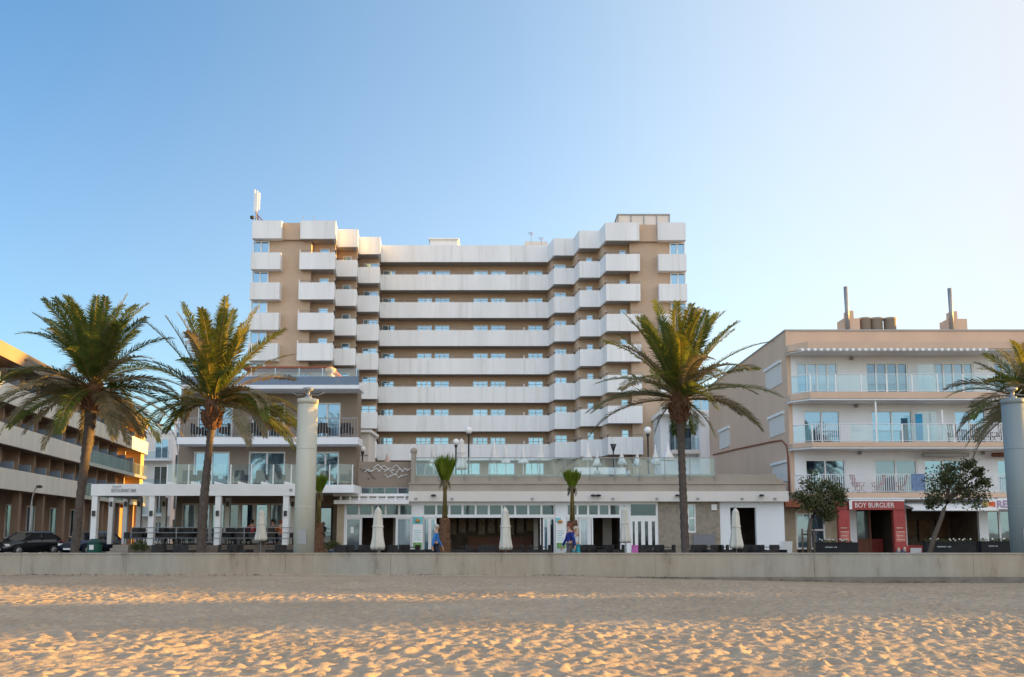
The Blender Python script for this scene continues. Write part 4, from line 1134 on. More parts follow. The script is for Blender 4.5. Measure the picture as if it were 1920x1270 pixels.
# ---- left hotel (receding along the side street) -----------------
def make_left_hotel():
    Ax, Ay, Bx, By = -34.3, 61.0, -41.2, 102.0
    ang = math.atan2(By - Ay, Bx - Ax)
    root = thing('cream_hotel', 'cream four-storey hotel with white balcony bands along the side street at far left', 'hotel', (Ax, Ay, GZ), ang)
    # local: u along the facade (away), v to the left of it (into the building), z from the pavement
    L = math.hypot(Bx - Ax, By - Ay)
    D = 16.0
    bands = [(4.35, 5.75), (7.35, 8.75), (10.15, 11.5)]
    u0 = -9.0
    rb, rt = 13.0, 14.0
    MB().box(u0, L - 1.5, 1.9, D, 4.36, rb - .01).build('wall', HTAN, root); MB().box(u0, L - 1.5, 1.9, D, 0, 4.355).build('ground_floor_wall', BROWNW, root)
    m = MB()
    m.prism([(u0, -.25), (L - 1.0, -.25), (L - 1.0, D), (u0, D)], rb, rt); m.build('roof', TAUPE, root)
    m = MB(); m.box(u0 + .5, L - 3, .6, D - 1, rt + .003, rt + .35); m.build('roof_edge', SOFFIT, root)
    m = MB()
    for k in range(6): m.lathe([(.18, 0), (.18, .03)], (2 + 5 * k, -.26, rb + .5), 8)
    m.build('drain_hole', DARKM, root)
    for k, (z0, z1) in enumerate(bands):
        ue = {0: 18.0, 1: 19.5, 2: L}[k]
        m = MB(); m.box(u0, ue, -.08, .1, z0, z1); m.box(u0, L, .101, 1.899, z0 + .02, z0 + .28, 1); m.box(ue - .16, ue, .101, .9, z0, z1)
        b = m.build('balcony', [CREAM, BROWNW], root)
        if ue < L:
            q = MB()
            n = int((L - ue) / 1.5)
            for i in range(n):
                a = ue + (L - ue) * i / n; c = ue + (L - ue) * (i + 1) / n
                MB().box(a + .03, c - .03, -.02, -.005, z0 + .1, z0 + 1.35).build('glass_panel', RAILG, b); q.box(c - .03, c + .03, -.03, .03, z0, z0 + 1.38)
            q.box(ue, L, -.08, .1, z0 - .02, z0 + .3); q.box(ue, L, -.03, .03, z0 + 1.38, z0 + 1.42)
            q.build('railing', GREYM, b)
        # recess: partitions and doors
        top = bands[k + 1][0] if k < 2 else rb
        j = 0
        u = u0 + 1.0
        while u < L - 3:
            MB().box(u, u + .22, 1.0, 1.897, z0 + .285, top - .003).build('partition', HTAN, root); MB().box(u + .06, u + .14, .15, .997, z0 + .285, z0 + 2.0).build('divider_panel', MATS.get('frosted_blue_panel') or mat('frosted_blue_panel', (.22, .28, .36), .4, .08, 1), root)
            window(root, u + .7, u + 2.6, z0 + .3, z0 + 2.3, 1.82, 2, .08, fm=BROWNW, pm=GPANE2, world=False, depth=.07)
            u += 3.4
    # ground floor: posts and shopfront
    for u in (-6, -.5, 4.5, 9.5, 14.5, 20, 26, 32, 38): MB().box(u - .25, u + .25, .3, .8, 0, 4.34).build('pillar', BROWNW, root)
    for a, b in ((-5, -1), (6.2, 8.8), (10.5, 14), (16, 19.5), (21.5, 25.5), (27.5, 31.5)):
        window(root, a, b, 1.0, 3.5, 1.84, 2, .09, fm=BEAM, pm=GPANE2, name='shop_window', world=False, depth=.05)
    MB().box(u0, 3.6, -1.6, -1.45, 0, .9).build('low_wall', BEAM, root); MB().box(12, 22, -1.2, -1.05, 0, .8).build('low_wall', BEAM, root)
    # cross wing at the far end
    m = MB(); m.box(L - 1.49, L + .1, .3, D, 0, rb - .02); m.build('end_wall', OCHRE, root)
make_left_hotel()

# ---- plain blocks further back
def block(name, label, cat, x0, x1, y0, y1, zt, wallm, floors, pxw, balcony=True, roofm=None):
    root = thing(name, label, cat, ((x0 + x1) / 2, y0, GZ))
    MB().box(x0, x1, y0, y1, GZ, zt).build('wall', wallm, root, True)
    MB().box(x0 - .15, x1 + .15, y0 - .15, y1, zt + .002, zt + .35).build('roof', roofm or WHITE, root, True)
    fh = (zt - GZ) / floors
    n = max(1, round((x1 - x0) / pxw))
    for f in range(floors):
        z = GZ + fh * f
        for i in range(n):
            a = x0 + (x1 - x0) * (i + .2) / n; b = x0 + (x1 - x0) * (i + .8) / n
            window(root, a, b, z + .25, z + fh * .78, y0 - .08, 2, .07, pm=GPANE2, depth=.07)
        if balcony and f > 0:
            m = MB(); m.box(x0, x1, y0 - 1.3, y0 - .1, z - .12, z + .1)
            b = m.build('balcony', WHITE, root, True)
            MB().box(x0 + .05, x1 - .05, y0 - 1.25, y0 - 1.23, z + .1, z + 1.05).build('glass_panel', RAILG, b, True)
    return root
block('apartment_building', 'small pale apartment house with glass balconies at the end of the side street', 'apartment building', X(238, 118), X(322, 118), 118, 130, Z(812, 118), BEAM, 4, 3.2, True, WHITE)
block('corner_house', 'white rendered house corner beyond the lamp arm behind the taupe guesthouse', 'house', X(322, 108), X(345, 108), 108, 125, Z(780, 108), WHITE, 4, 3.0, False)
def white_house():
    Y = 79.0
    x0, x1 = X(1240, Y), X(1345, Y)
    root = thing('white_house', 'white house with a corner balcony between the tall hotel and the pink block', 'house', ((x0 + x1) / 2, Y + 2, GZ))
    zt = Z(780, Y); ze = Z(768, Y)
    m = MB(); m.wall(x0, X(1308, Y), GZ, zt, Y, Y + .3, [(X(1256, Y), X(1306, Y), Z(846, Y), Z(796, Y))]); m.box(X(1308, Y) + .003, x1, Y - 1.2, Y + 8, GZ, Z(775, Y)); m.box(x0, X(1308, Y), Y + 1.6, Y + 8, GZ, zt)
    m.build('wall', WHITE, root, True)
    m = MB(); m.prism([(x0 - .2, Y - 1.3), (X(1308, Y), Y - 1.3), (X(1308, Y), Y + 8), (x0 - .2, Y + 8)], zt + .003, zt + .3); m.build('roof', WHITE2, root, True)
    window(root, X(1262, Y), X(1284, Y), Z(846, Y), Z(800, Y), Y + 1.5, 2, .07, pm=GPANE2, depth=.07)
    window(root, X(1288, Y), X(1306, Y), Z(846, Y), Z(798, Y), Y + 1.5, 1, .07, pm=GPANE3, depth=.07)
    m = MB(); m.box(X(1256, Y), X(1308, Y), Y - 1.3, Y - .01, Z(853, Y), Z(846, Y)); b = m.build('balcony', BEAM, root, True)
    MB().box(X(1258, Y), X(1307, Y), Y - 1.25, Y - 1.23, Z(846, Y) + .02, Z(824, Y)).build('glass_panel', RAILG, b, True)
    m = MB(); m.box(X(1318, Y), X(1340, Y), Y + 1, Y + 4, Z(775, Y) + .003, Z(766, Y)); m.build('roof_box', BEAM, root, True)
white_house()
block('terraced_block', 'pale yellow block rising behind the white house, between palm and pink block', 'apartment building', X(1290, 96), X(1345, 96), 96, 108, Z(735, 96), CREAM, 5, 3.2, False)
# unseen buildings added beyond the right edge to shade sand and cream hotel
block('added_front_shade_block', 'unseen lower block added beyond the right edge to shade the sand', 'annex', 118, 136, 53, 55.5, 15.0, CREAM, 4, 3.6, False)
block('added_front_shade_block', 'unseen higher block added beyond the right edge to shade the sand', 'annex', 136.5, 157, 53, 55.5, 18.2, BEAM, 5, 3.6, False)
block('added_rear_shade_block', 'unseen rear block added beyond the right edge to shade the sand', 'apartment building', 111, 150, 58, 70, 20, CREAM, 6, 3.6, False)
block('added_shade_tower', 'unseen narrow tower added beyond the right edge to shade the sand', 'hotel', 180, 190.5, 53, 57.5, 28.0, WHITE, 8, 3.6, False)
block('added_inland_shade_block', 'unseen tall inland block added beyond the right edge to shade the cream hotel', 'apartment building', 70, 120, 84, 108, 27.0, BEAM, 8, 4.5, False)

# ================================================================== VEGETATION
def frond(mb, base, az, el0, length, droop, mi, rng, npair=46, lw=0.054, lmax=0.50, twist=0.0, bend=0.0):
    n = 16
    p = Vector(base); pts = [p.copy()]; tans = []
    for i in range(n):
        s = (i + 0.5) / n
        el = el0 - droop * s ** 1.5
        a = az + bend * s * s
        t = Vector((math.cos(a) * math.cos(el), math.sin(a) * math.cos(el), math.sin(el)))
        tans.append(t); p = p + t * (length / n); pts.append(p.copy())
    mb.tube(pts, [0.028 * (1 - 0.85 * i / n) + 0.005 for i in range(n + 1)], 4, 3, False, False)
    for k in range(npair):
        s = 0.10 + 0.89 * k / (npair - 1)
        f = s * n; i = min(n - 1, int(f))
        q = pts[i].lerp(pts[i + 1], f - i); t = tans[i]
        side = t.cross(Vector((0, 0, 1)))
        if side.length < 0.05: side = Vector((math.sin(az), -math.cos(az), 0))
        side.normalize(); up = side.cross(t).normalized()
        if twist:
            side, up = side * math.cos(twist) + up * math.sin(twist), up * math.cos(twist) - side * math.sin(twist)
        L = lmax * (0.35 + 0.65 * math.sin(PI * min(1, s * 0.80 + 0.14)) ** 0.8) * (1 if s < .85 else 1 - (s - .85) * 2.4)
        for sg in (-1, 1):
            LL = L * rng.uniform(0.8, 1.12)
            fw = 0.55 + 0.5 * s
            d = (t * fw + side * sg * 0.8 + up * rng.uniform(0.15, 0.5)).normalized()
            m1 = q + d * LL * 0.5; m1.z -= 0.02
            d2 = (d + Vector((0, 0, -0.28 - 0.25 * rng.random()))).normalized()
            e = m1 + d2 * LL * 0.5
            wv = (d.cross(up).normalized()) * lw * 0.5
            v = [q - wv * .5, q + wv * .5, m1 + wv, m1 - wv, e]
            mb.add(v, [(0, 1, 2, 3), (3, 2, 4)], mi)
def trunk_mesh(pts, rads, rng, boss=None):
    m = MB()
    P = []; Rr = []
    n = 46
    for i in range(n + 1):
        f = i / n * (len(pts) - 1); k = min(len(pts) - 2, int(f))
        c = Vector(pts[k]).lerp(Vector(pts[k + 1]), f - k); r = rads[k] + (rads[k + 1] - rads[k]) * (f - k)
        P.append(c); Rr.append(r * (1 + (0.10 if i % 2 else -0.06) + rng.uniform(-.025, .025)))
    m.tube(P, Rr, 14)
    return m
def boots(m, c, r, h, n, rng):
    """stubs of cut leaf bases that make the knobbly boss under a crown"""
    for i in range(n):
        z = rng.random(); a = i * 2.39996
        rr = r * (0.72 + 0.42 * math.sin(PI * min(1, z * 0.8 + .12)))
        p = Vector((c[0] + rr * math.cos(a), c[1] + rr * math.sin(a), c[2] + (z - .5) * h))
        d = Vector((math.cos(a), math.sin(a), 1.1)).normalized()
        m.tube([p - d * .08, p + d * rng.uniform(.08, .2)], [.075, .03], 5, 0, False)
def date_palm(name, label, trunk_px, Y, rpx, spec, seed, lmax=0.60):
    rng = random.Random(seed)
    pts = [(X(px, Y, py), Y, (GZ - .1 if i == 0 else Z(py, Y))) for i, (px, py) in enumerate(trunk_px)]
    root = thing(name, label, 'palm tree', (pts[0][0], Y, GZ), 0, 'date palms behind the sea wall')
    sc = FPX / Y
    rads = [r / sc for r in rpx]
    m = trunk_mesh(pts, rads, rng)
    m.build('trunk', TRUNK, root, True)
    top = Vector(pts[-1])
    b = MB(); boots(b, top + Vector((0, 0, -.25)), 15 / sc, 1.0, 110, rng); b.lathe([(rads[-1] * .75, -.9), (15 / sc, -.45), (14 / sc, .1), (.12, .5)], top, 12)
    b.build('leaf_bases', FIBRE, root, True)
    f = MB()
    for (n, e0, e1, l0, l1, d0, d1, mats, az0, az1) in spec:
        for i in range(n):
            az = az0 + (az1 - az0) * ((i * 0.61803 + rng.random() * .25) % 1.0)
            u = (i + rng.random()) / n
            el = R(e0 + (e1 - e0) * u); L = rng.uniform(l0, l1)
            mi = rng.choice(mats)
            st = top + Vector((math.cos(az) * .18, math.sin(az) * .18, 0.1 + .35 * math.sin(max(0, el))))
            frond(f, st, az, el, L, R(rng.uniform(d0, d1)), mi, rng, lmax=lmax, twist=rng.uniform(-.5, .5), bend=rng.uniform(-.35, .35), npair=int(15 * L))
    f.build('crown', [PALMG, PALMY, PALMD, RACH], root, True)
    return root
TAU = 2 * PI
date_palm('date_palm', 'leaning date palm with full dark crown before the cream hotel at far left', [(138, 1040), (152, 920), (168, 800), (174, 735)], 37.0, [8, 7.5, 9.5, 12],
          [(24, 88, 55, 3.4, 3.9, 18, 42, (0, 0, 1), 0, TAU), (15, 55, 22, 3.6, 4.2, 40, 70, (0, 0, 2), 0, TAU), (20, 22, -12, 3.6, 4.4, 40, 68, (0, 2, 2), 0, TAU), (11, -15, -45, 2.4, 3.3, 30, 45, (2,), 0, TAU)], 21)
date_palm('date_palm', 'date palm with golden upright fronds and few drooping ones before the taupe guesthouse', [(376, 1040), (383, 930), (393, 830), (399, 765)], 36.5, [9, 8, 6, 10],
          [(20, 88, 55, 3.5, 4.1, 10, 28, (0, 1, 1), 0, TAU), (12, 55, 30, 3.6, 4.1, 30, 55, (0, 1, 2), 0, TAU), (17, 25, -5, 3.4, 4.1, 50, 80, (0, 2, 2), -1.2, 1.2), (7, 20, 0, 2.4, 3.0, 50, 80, (0, 2), 2.4, 3.9)], 22)
date_palm('date_palm', 'broad date palm with straight trunk between the tall hotel and the pink block', [(1286, 1040), (1281, 930), (1277, 830), (1274, 755)], 37.0, [8, 7, 6.6, 10],
          [(26, 88, 52, 3.4, 4.0, 14, 38, (0, 0, 1), 0, TAU), (15, 52, 24, 3.7, 4.3, 40, 66, (0, 1, 2), 0, TAU), (13, 24, 0, 3.5, 4.2, 42, 66, (0, 2, 2), 0, TAU), (6, -20, -50, 1.5, 2.2, 25, 40, (0, 2), 0, TAU)], 23)
date_palm('date_palm', 'date palm partly cut off at the right edge above the pale pillar', [(1948, 1040), (1945, 930), (1940, 820), (1936, 765)], 39.0, [9, 8, 8, 11],
          [(14, 88, 45, 2.4, 2.9, 25, 50, (0, 1, 2), 0, TAU), (24, 45, 4, 3.3, 3.8, 42, 72, (0, 2, 1), 0, TAU), (12, 6, -30, 3.0, 3.6, 35, 60, (0, 2), 0, TAU)], 24)

def shaggy_palm(label, px, Y, py_top, py_tuft, w_px, seed):
    rng = random.Random(seed)
    s = FPX / Y
    x = X(px, Y, 950)
    zt, zf = Z(py_top, Y), Z(py_tuft, Y)
    root = thing('young_fan_palm', label, 'palm tree', (x, Y, GZ), 0, 'young palms with tied crowns')
    zl = GZ + (zf - GZ) * .50
    m = MB(); n = 22
    m.tube([(rng.uniform(-.02, .02), 0, z * (zl - GZ + .25) / n) for z in range(n + 1)], [.29 - .09 * (z / n) + (.02 if z % 2 else 0) for z in range(n + 1)], 12)
    for i in range(160):
        a = rng.random() * TAU; z = rng.uniform(.1, zl - GZ + .2); r = .27 - .08 * z / (zl - GZ)
        m.tube([(r * math.cos(a), r * math.sin(a), z), ((r + .05) * math.cos(a), (r + .05) * math.sin(a), z + rng.uniform(.05, .16))], [.03, .012], 4, 0, False)
    m.build('trunk', FIBRE, root)
    st = MB()
    for i in range(16):
        a = rng.random() * TAU; r0, r1 = .10, .05
        st.tube([(r0 * math.cos(a), r0 * math.sin(a), zl - GZ), (r1 * math.cos(a), r1 * math.sin(a), zf - GZ)], [.03, .02], 5)
    st.build('stalks', RACH, root)
    t = MB(); d = MB()
    hw = w_px / s / 2
    H = zt - zf
    for i in range(620):
        a = rng.random() * TAU; r = hw * math.sqrt(rng.random())
        z0 = zf - GZ + H * rng.uniform(-.05, .45)
        k = min(1, .35 + (z0 - zf + GZ) / H * 1.4)
        L = H * rng.uniform(.35, .65)
        p = Vector((r * k * math.cos(a), r * k * math.sin(a), z0))
        dr = Vector((math.cos(a) * r / hw * .35 + rng.uniform(-.12, .12), math.sin(a) * r / hw * .35 + rng.uniform(-.12, .12), 1)).normalized()
        w_ = Vector((-math.sin(a + rng.uniform(-1, 1)), math.cos(a + rng.uniform(-1, 1)), 0)) * .022
        e = p + dr * L
        t.add([p - w_ * .6, p + w_ * .6, p + dr * L * .6 + w_, p + dr * L * .6 - w_, e], [(0, 1, 2, 3), (3, 2, 4)], 0)
    for i in range(70):
        a = rng.random() * TAU; r = hw * .5
        p = Vector((r * math.cos(a) * .5, r * math.sin(a) * .5, zf - GZ + H * .12))
        e = p + Vector((math.cos(a) * r * .9, math.sin(a) * r * .9, -rng.uniform(.1, .5)))
        w_ = Vector((-math.sin(a), math.cos(a), 0)) * .03
        d.add([p - w_, p + w_, e + w_ * .3, e - w_ * .3], [(0, 1, 2, 3)], 0)
    t.build('crown', WASH, root); d.build('dead_leaves', PALMD, root)
shaggy_palm('young fan palm with tied tuft half hidden by the thick pillar', 598, 41.0, 888, 925, 24, 31)
shaggy_palm('tallest young fan palm with bright green tied tuft in front of the restaurant', 834, 40.0, 850, 905, 34, 32)
shaggy_palm('young fan palm with small round tied tuft beside the walking couple', 1073, 40.5, 879, 915, 30, 33)

def small_tree(label, base, knots, Y, crown, seed, n=2600):
    rng = random.Random(seed)
    root = thing('street_tree', label, 'tree', (X(base[0], Y, 1030), Y, GZ), 0, 'small trees before the pink block')
    P = [Vector((X(px, Y, py), Y, GZ - .05 if i == 0 else Z(py, Y))) for i, (px, py) in enumerate([base] + knots)]
    m = MB(); m.tube(P, [.11 - .04 * i / len(P) for i in range(len(P))], 10)
    top = P[-1]
    cl = []
    for (px, py, rp) in crown:
        c = Vector((X(px, Y, py), Y + rng.uniform(-.5, .5), Z(py, Y))); r = rp / (FPX / Y)
        cl.append((c, r))
        mid = top.lerp(c, .5) + Vector((rng.uniform(-.1, .1), rng.uniform(-.1, .1), .1))
        m.tube([top, mid, c], [.055, .035, .012], 6)
        for q in range(5):
            e = c + Vector((rng.uniform(-1, 1), rng.uniform(-1, 1), rng.uniform(-.6, 1))) * r * .9
            m.tube([c.lerp(mid, .3), e], [.014, .005], 4)
    m.build('trunk', BARK, root, True)
    f = MB()
    per = n // len(cl)
    for c, r in cl:
        sub = [c + Vector((rng.gauss(0, .5), rng.gauss(0, .5), rng.gauss(0, .42))) * r for _ in range(9)]
        for i in range(per):
            q = rng.choice(sub)
            p = q + Vector((rng.gauss(0, 1), rng.gauss(0, 1), rng.gauss(0, .8))) * r * .30
            u = Vector((rng.gauss(0, 1), rng.gauss(0, 1), rng.gauss(0, 1))).normalized(); v = u.orthogonal().normalized()
            L = rng.uniform(.08, .16); wd = L * .42
            f.add([p, p + u * L * .5 + v * wd, p + u * L, p + u * L * .5 - v * wd], [(0, 1, 2, 3)], 1 if rng.random() < .14 else 0)
    f.build('crown', [OLEA, OLEA2], root, True)
    return root
tr1 = small_tree('small bushy street tree tied to stakes in front of the arched window', (1517, 1038), [(1517, 1000), (1520, 975), (1528, 962)], 43.0,
                 [(1520, 930, 24), (1545, 922, 24), (1508, 940, 20), (1536, 948, 26), (1556, 945, 20), (1522, 912, 18), (1556, 918, 16), (1545, 965, 16), (1568, 932, 12)], 41, 3600)
m = MB()
for dx in (-.26, .28): m.tube([(X(1517, 43, 1030) + dx, 43.1, GZ - .05), (X(1517, 43, 1030) + dx, 43.1, 1.75)], .045, 6)
m.box(X(1517, 43, 1030) - .3, X(1517, 43, 1030) + .32, 43.14, 43.17, 1.45, 1.53)
m.build('stake', BARK, tr1, True)
small_tree('small leaning street tree with loose crown in front of the dark shop opening', (1736, 1038), [(1752, 1005), (1764, 975), (1770, 955), (1778, 940)], 42.0,
           [(1770, 915, 30), (1800, 895, 28), (1790, 925, 28), (1820, 912, 26), (1758, 938, 16), (1828, 935, 20), (1775, 885, 18), (1805, 872, 14), (1840, 905, 12), (1762, 900, 16), (1840, 885, 8)], 42, 4200)

# ================================================================== STREET FURNITURE
def light_pillar(label, px, Y, r, py_top, pm=None):
    pm = pm or PILLAR
    x = X(px, Y, 1037); zt = Z(py_top, Y)
    root = thing('light_pillar', label, 'pillar', (x, Y, GZ), 0, 'pale light pillars behind the sea wall')
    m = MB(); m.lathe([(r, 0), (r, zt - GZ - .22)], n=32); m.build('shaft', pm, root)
    m = MB(); m.box(-.17, .17, -r - .012, -r + .05, 1.0, 1.55); m.build('access_door', GREYM, root)
    for k_ in (.36, .70):
        m = MB(); m.lathe([(r + .004, (zt - GZ) * k_), (r + .007, (zt - GZ) * k_ + .01), (r + .004, (zt - GZ) * k_ + .03)], n=32); m.build('seam', pm, root)
    m = MB(); m.lathe([(r + .015, zt - GZ - .218), (r + .02, zt - GZ - .02), (r - .1, zt - GZ)], n=32); m.build('cap', pm, root)
    m = MB(); m.lathe([(.16, 0), (.16, .06), (.08, .1), (.08, .3), (.2, .34), (.2, .42), (.04, .46)], (0, 0, zt - GZ + .002), 12)
    m.build('lamp_head', GREYM, root)
    m = MB()
    for sg in (-1, 1):
        m.tube([(sg * .15, 0, zt - GZ + .16), (sg * .42, 0, zt - GZ + .14), (sg * .66, 0, zt - GZ + .26)], .018, 5)
        m.tube([(0, sg * .15, zt - GZ + .16), (0, sg * .42, zt - GZ + .14), (0, sg * .66, zt - GZ + .26)], .018, 5)
    m.build('arm', GREYM, root)
light_pillar('thick pale round pillar with lamp head standing before the taupe guesthouse', 569.5, 35.2, .39, 748)
light_pillar('thick pale round pillar cut off by the right edge of the picture', 1918, 35.2, .42, 748, mat('shaded_pillar_tone', (0.23, 0.27, 0.275), 0.6, 0.08, 0.8, 0.1, 30, streak=True))  # darker blue-grey puts this pillar's shade into its colour

TF = Z(889, YP) - 0.25      # roof terrace floor
def globe_lamp(label, px, Y, py_globe, r, zbase, postr=.05, mats=None, group='globe lamps of the roof terrace'):
    x = X(px, Y, py_globe); zg = Z(py_globe, Y)
    root = thing('globe_lamp', label, 'lamp', (x, Y, zbase), 0, group)
    m = MB(); m.lathe([(.14, 0), (.14, .05), (postr, .12), (postr, zg - zbase - r - .16), (.10, zg - zbase - r - .1), (.10, zg - zbase - r + .03)], n=10); m.build('post', DARKM, root)
    m = MB(); m.lathe([(r * math.sin(PI * i / 10) + .001, -r * math.cos(PI * i / 10)) for i in range(11)], (0, 0, zg - zbase), 16); m.build('globe', GLOBE, root)
globe_lamp('globe lamp on tall dark post, tallest near the middle of the roof terrace', 879, 54, 807, .22, TF)
globe_lamp('lower globe lamp beside the bundled white parasol on the roof terrace', 855, 58, 829, .21, TF)
globe_lamp('globe lamp on tall dark post at the right of the roof terrace near the palm', 1214.5, 54, 807, .22, TF)
globe_lamp('globe lamp above the wall ornament between guesthouse and hotel', 680, 52.5, 842, .17, Z(866, 51) + .0, .04)
root = thing('torch_lamp', 'dark torch-shaped lamp on a post between terrace parasols', 'lamp', (X(1150, 56, 840), 56, TF))
hh = Z(833, 56) - TF
m = MB(); m.lathe([(.12, 0), (.12, .05), (.04, .1), (.04, hh - .45)], n=8); m.build('post', DARKM, root)
m = MB(); m.lathe([(.05, hh - .448), (.10, hh - .3), (.20, hh), (.05, hh + .02)], n=10); m.build('head', DARKM, root)
# the bay beside the ornament
root = thing('service_hut', 'small grey beige service hut with flat roof between guesthouse and hotel', 'hut', (X(682, 62), 62, Z(866, 51)))
m = MB(); m.box(X(671, 62), X(690, 62), 62, 65, Z(866, 62), Z(812, 62)); m.build('wall', BEAM, root, True)
m = MB(); m.box(X(668, 62), X(696, 62), 61.6, 65.2, Z(812, 62) + .003, Z(807, 62)); m.build('roof', WHITE2, root, True)
m = MB(); m.box(X(671, 62) + .02, X(690, 62) - .02, 61.97, 61.998, Z(855, 62), Z(853, 62)); m.build('trim', GREYM, root, True)

def street_lamp(label, px, Y, py_top, arm, two=False):
    zt = Z(py_top, Y); x = X(px, Y, 930)
    root = thing('street_lamp', label, 'street lamp', (x, Y, GZ))
    m = MB(); h = zt - GZ
    pts = [(0, 0, 0), (0, 0, h * .72)]
    for i in range(7):
        a = PI / 2 * i / 6; pts.append((arm * (1 - math.cos(a)), 0, h * .72 + h * .28 * math.sin(a)))
    m.tube(pts, [.09, .07] + [.045] * 7, 8); m.build('post', GREYM, root)
    m = MB(); m.lathe([(.05, -.1), (.2, -.04), (.16, .06), (.03, .1)], (arm * 1.12, 0, h - .02), 10); m.build('head', DARKM, root)
street_lamp('slim street lamp with curved arm beyond the pergola at the left', 331, 72, 797, -1.3)
street_lamp('small street lamp with short curved arm before the cream hotel balcony', 60, 57, 912, .38)

# ================================================================== PARASOLS
def parasol(root_label, loc, z_tip, z_hem, r, zfloor, style, seed, group, cm, pole=.028, base=True):
    rng = random.Random(seed)
    root = thing('closed_parasol', root_label, 'parasol', (loc[0], loc[1], zfloor), 0, group)
    h1, h0 = z_tip - zfloor, z_hem - zfloor
    H = h1 - h0
    m = MB(); m.tube([(0, 0, 0), (0, 0, h1 + .06)], pole, 8); m.build('pole', WHITE2 if style != 'cream' else GREYM, root)
    if base:
        m = MB(); m.lathe([(.30, .002), (.30, .05), (.06, .10), (.05, .3)], n=16); m.build('base', CONC, root)
    m = MB(); ph = rng.random() * TAU
    n = 40
    if style == 'cone': prof = [(.02, 1), (.05, .985), (.30, .62), (.62, .28), (1, .0), (.72, .0), (.4, .1)]
    elif style == 'skirt': prof = [(.02, 1), (.16, .96), (.34, .70), (.52, .40), (.66, .22), (.66, .20), (1.0, .17), (1.05, .02), (1.0, .0), (.6, .05), (.3, .15)]
    else: prof = [(.03, 1), (.20, .975), (.42, .92), (.55, .885), (.50, .87), (.60, .80), (.70, .55), (.82, .30), (.95, .14), (1.0, .10), (.86, .02), (.6, .06), (.3, .2)]
    amp = .10 if style == 'cone' else (.09 if style == 'skirt' else .16)
    def wob(k, z):
        a = TAU * k / n + ph
        return 1 + amp * math.cos(6 * a) * (1.25 - (z - h0) / H) + .06 * math.sin(2 * a + 4 * z)
    vs = [(q * r, h0 + zz_ * H) for q, zz_ in prof]
    m.lathe(vs, n=n, wob=wob)
    if style == 'cream':
        for k in range(n):       # uneven hem
            pass
    m.build('canopy', cm, root)
    root.rotation_euler = (rng.uniform(-.035, .035), rng.uniform(-.035, .035), rng.random() * TAU)
    if style == 'cream':
        m = MB(); m.lathe([(r * .62, h0 + .52 * H), (r * .80, h0 + .53 * H), (r * .80, h0 + .56 * H), (r * .62, h0 + .57 * H)], n=n, wob=wob); m.build('strap', cm, root)
    return root
for i, (px, t_, hm, rp, Y, lab) in enumerate(((490, 955, 1016, 10.5, 42.0, 'closed cream parasol before the pergola, left of the thick pillar'),
        (709, 950, 1033, 13, 41.0, 'closed cream parasol beside the left dark doorway of the restaurant'), (949, 950, 1033, 11.5, 41.0, 'closed cream parasol in the middle of the wide dark opening'),
        (1174, 950, 1020, 10, 41.5, 'slim closed cream parasol beside the white slatted shutter'), (1380, 952, 1030, 12, 41.0, 'closed cream parasol in front of the white wall with dark door'))):
    parasol(lab, (X(px, Y, 1000), Y), Z(t_, Y), Z(hm, Y), rp / (FPX / Y) * .96, GZ, 'cream', 50 + i, 'closed cream parasols on the promenade', CANVAS)
TP = [(727, 850, 872, 9, 60, 'cone', 'small pinkish closed parasol above the wall ornament'), (814, 836, 868, 7, 60, 'skirt', 'closed parasol with frilled skirt left of the tall young palm tuft'),
      (866, 822, 882, 10, 57, 'cream', 'bundled white parasol hanging to the terrace floor beside the lower globe lamp'),
      (927, 828, 864, 10, 54, 'skirt', 'closed parasol with wide skirt, first right of the tall globe lamp'), (949, 838, 869, 8, 60, 'skirt', 'smaller closed parasol, second right of the tall globe lamp'),
      (981, 839, 869, 8.5, 60, 'skirt', 'smaller closed parasol, third right of the tall globe lamp'), (1011, 828, 864, 10, 54, 'skirt', 'closed parasol with wide skirt, fourth right of the tall globe lamp'),
      (1102, 833, 864, 11, 55, 'cone', 'tall cone-shaped closed parasol above the third young palm'), (1118, 847, 874, 9, 60, 'cone', 'small cone-shaped closed parasol left of the torch lamp'),
      (1166, 842, 872, 10, 58, 'cone', 'cone-shaped closed parasol just right of the torch lamp'), (1194, 845, 874, 9, 60, 'cone', 'cone-shaped closed parasol left of the right globe lamp'),
      (1229, 836, 872, 10, 57, 'cone', 'cone-shaped closed parasol just right of the right globe lamp'), (1252, 831, 864, 14, 55, 'cone', 'widest cone-shaped closed parasol beside the palm trunk')]
for i, (px, t_, hm, rp, Y, st, lab) in enumerate(TP):
    parasol(lab, (X(px, Y, 850), Y), Z(t_, Y), Z(hm, Y), rp / (FPX / Y), TF if px > 740 else Z(913, YP) + .2, st, 70 + i, 'closed parasols on the roof terrace', CANVASW if px > 740 else mat('peach_canvas', (.62, .46, .38), .85))
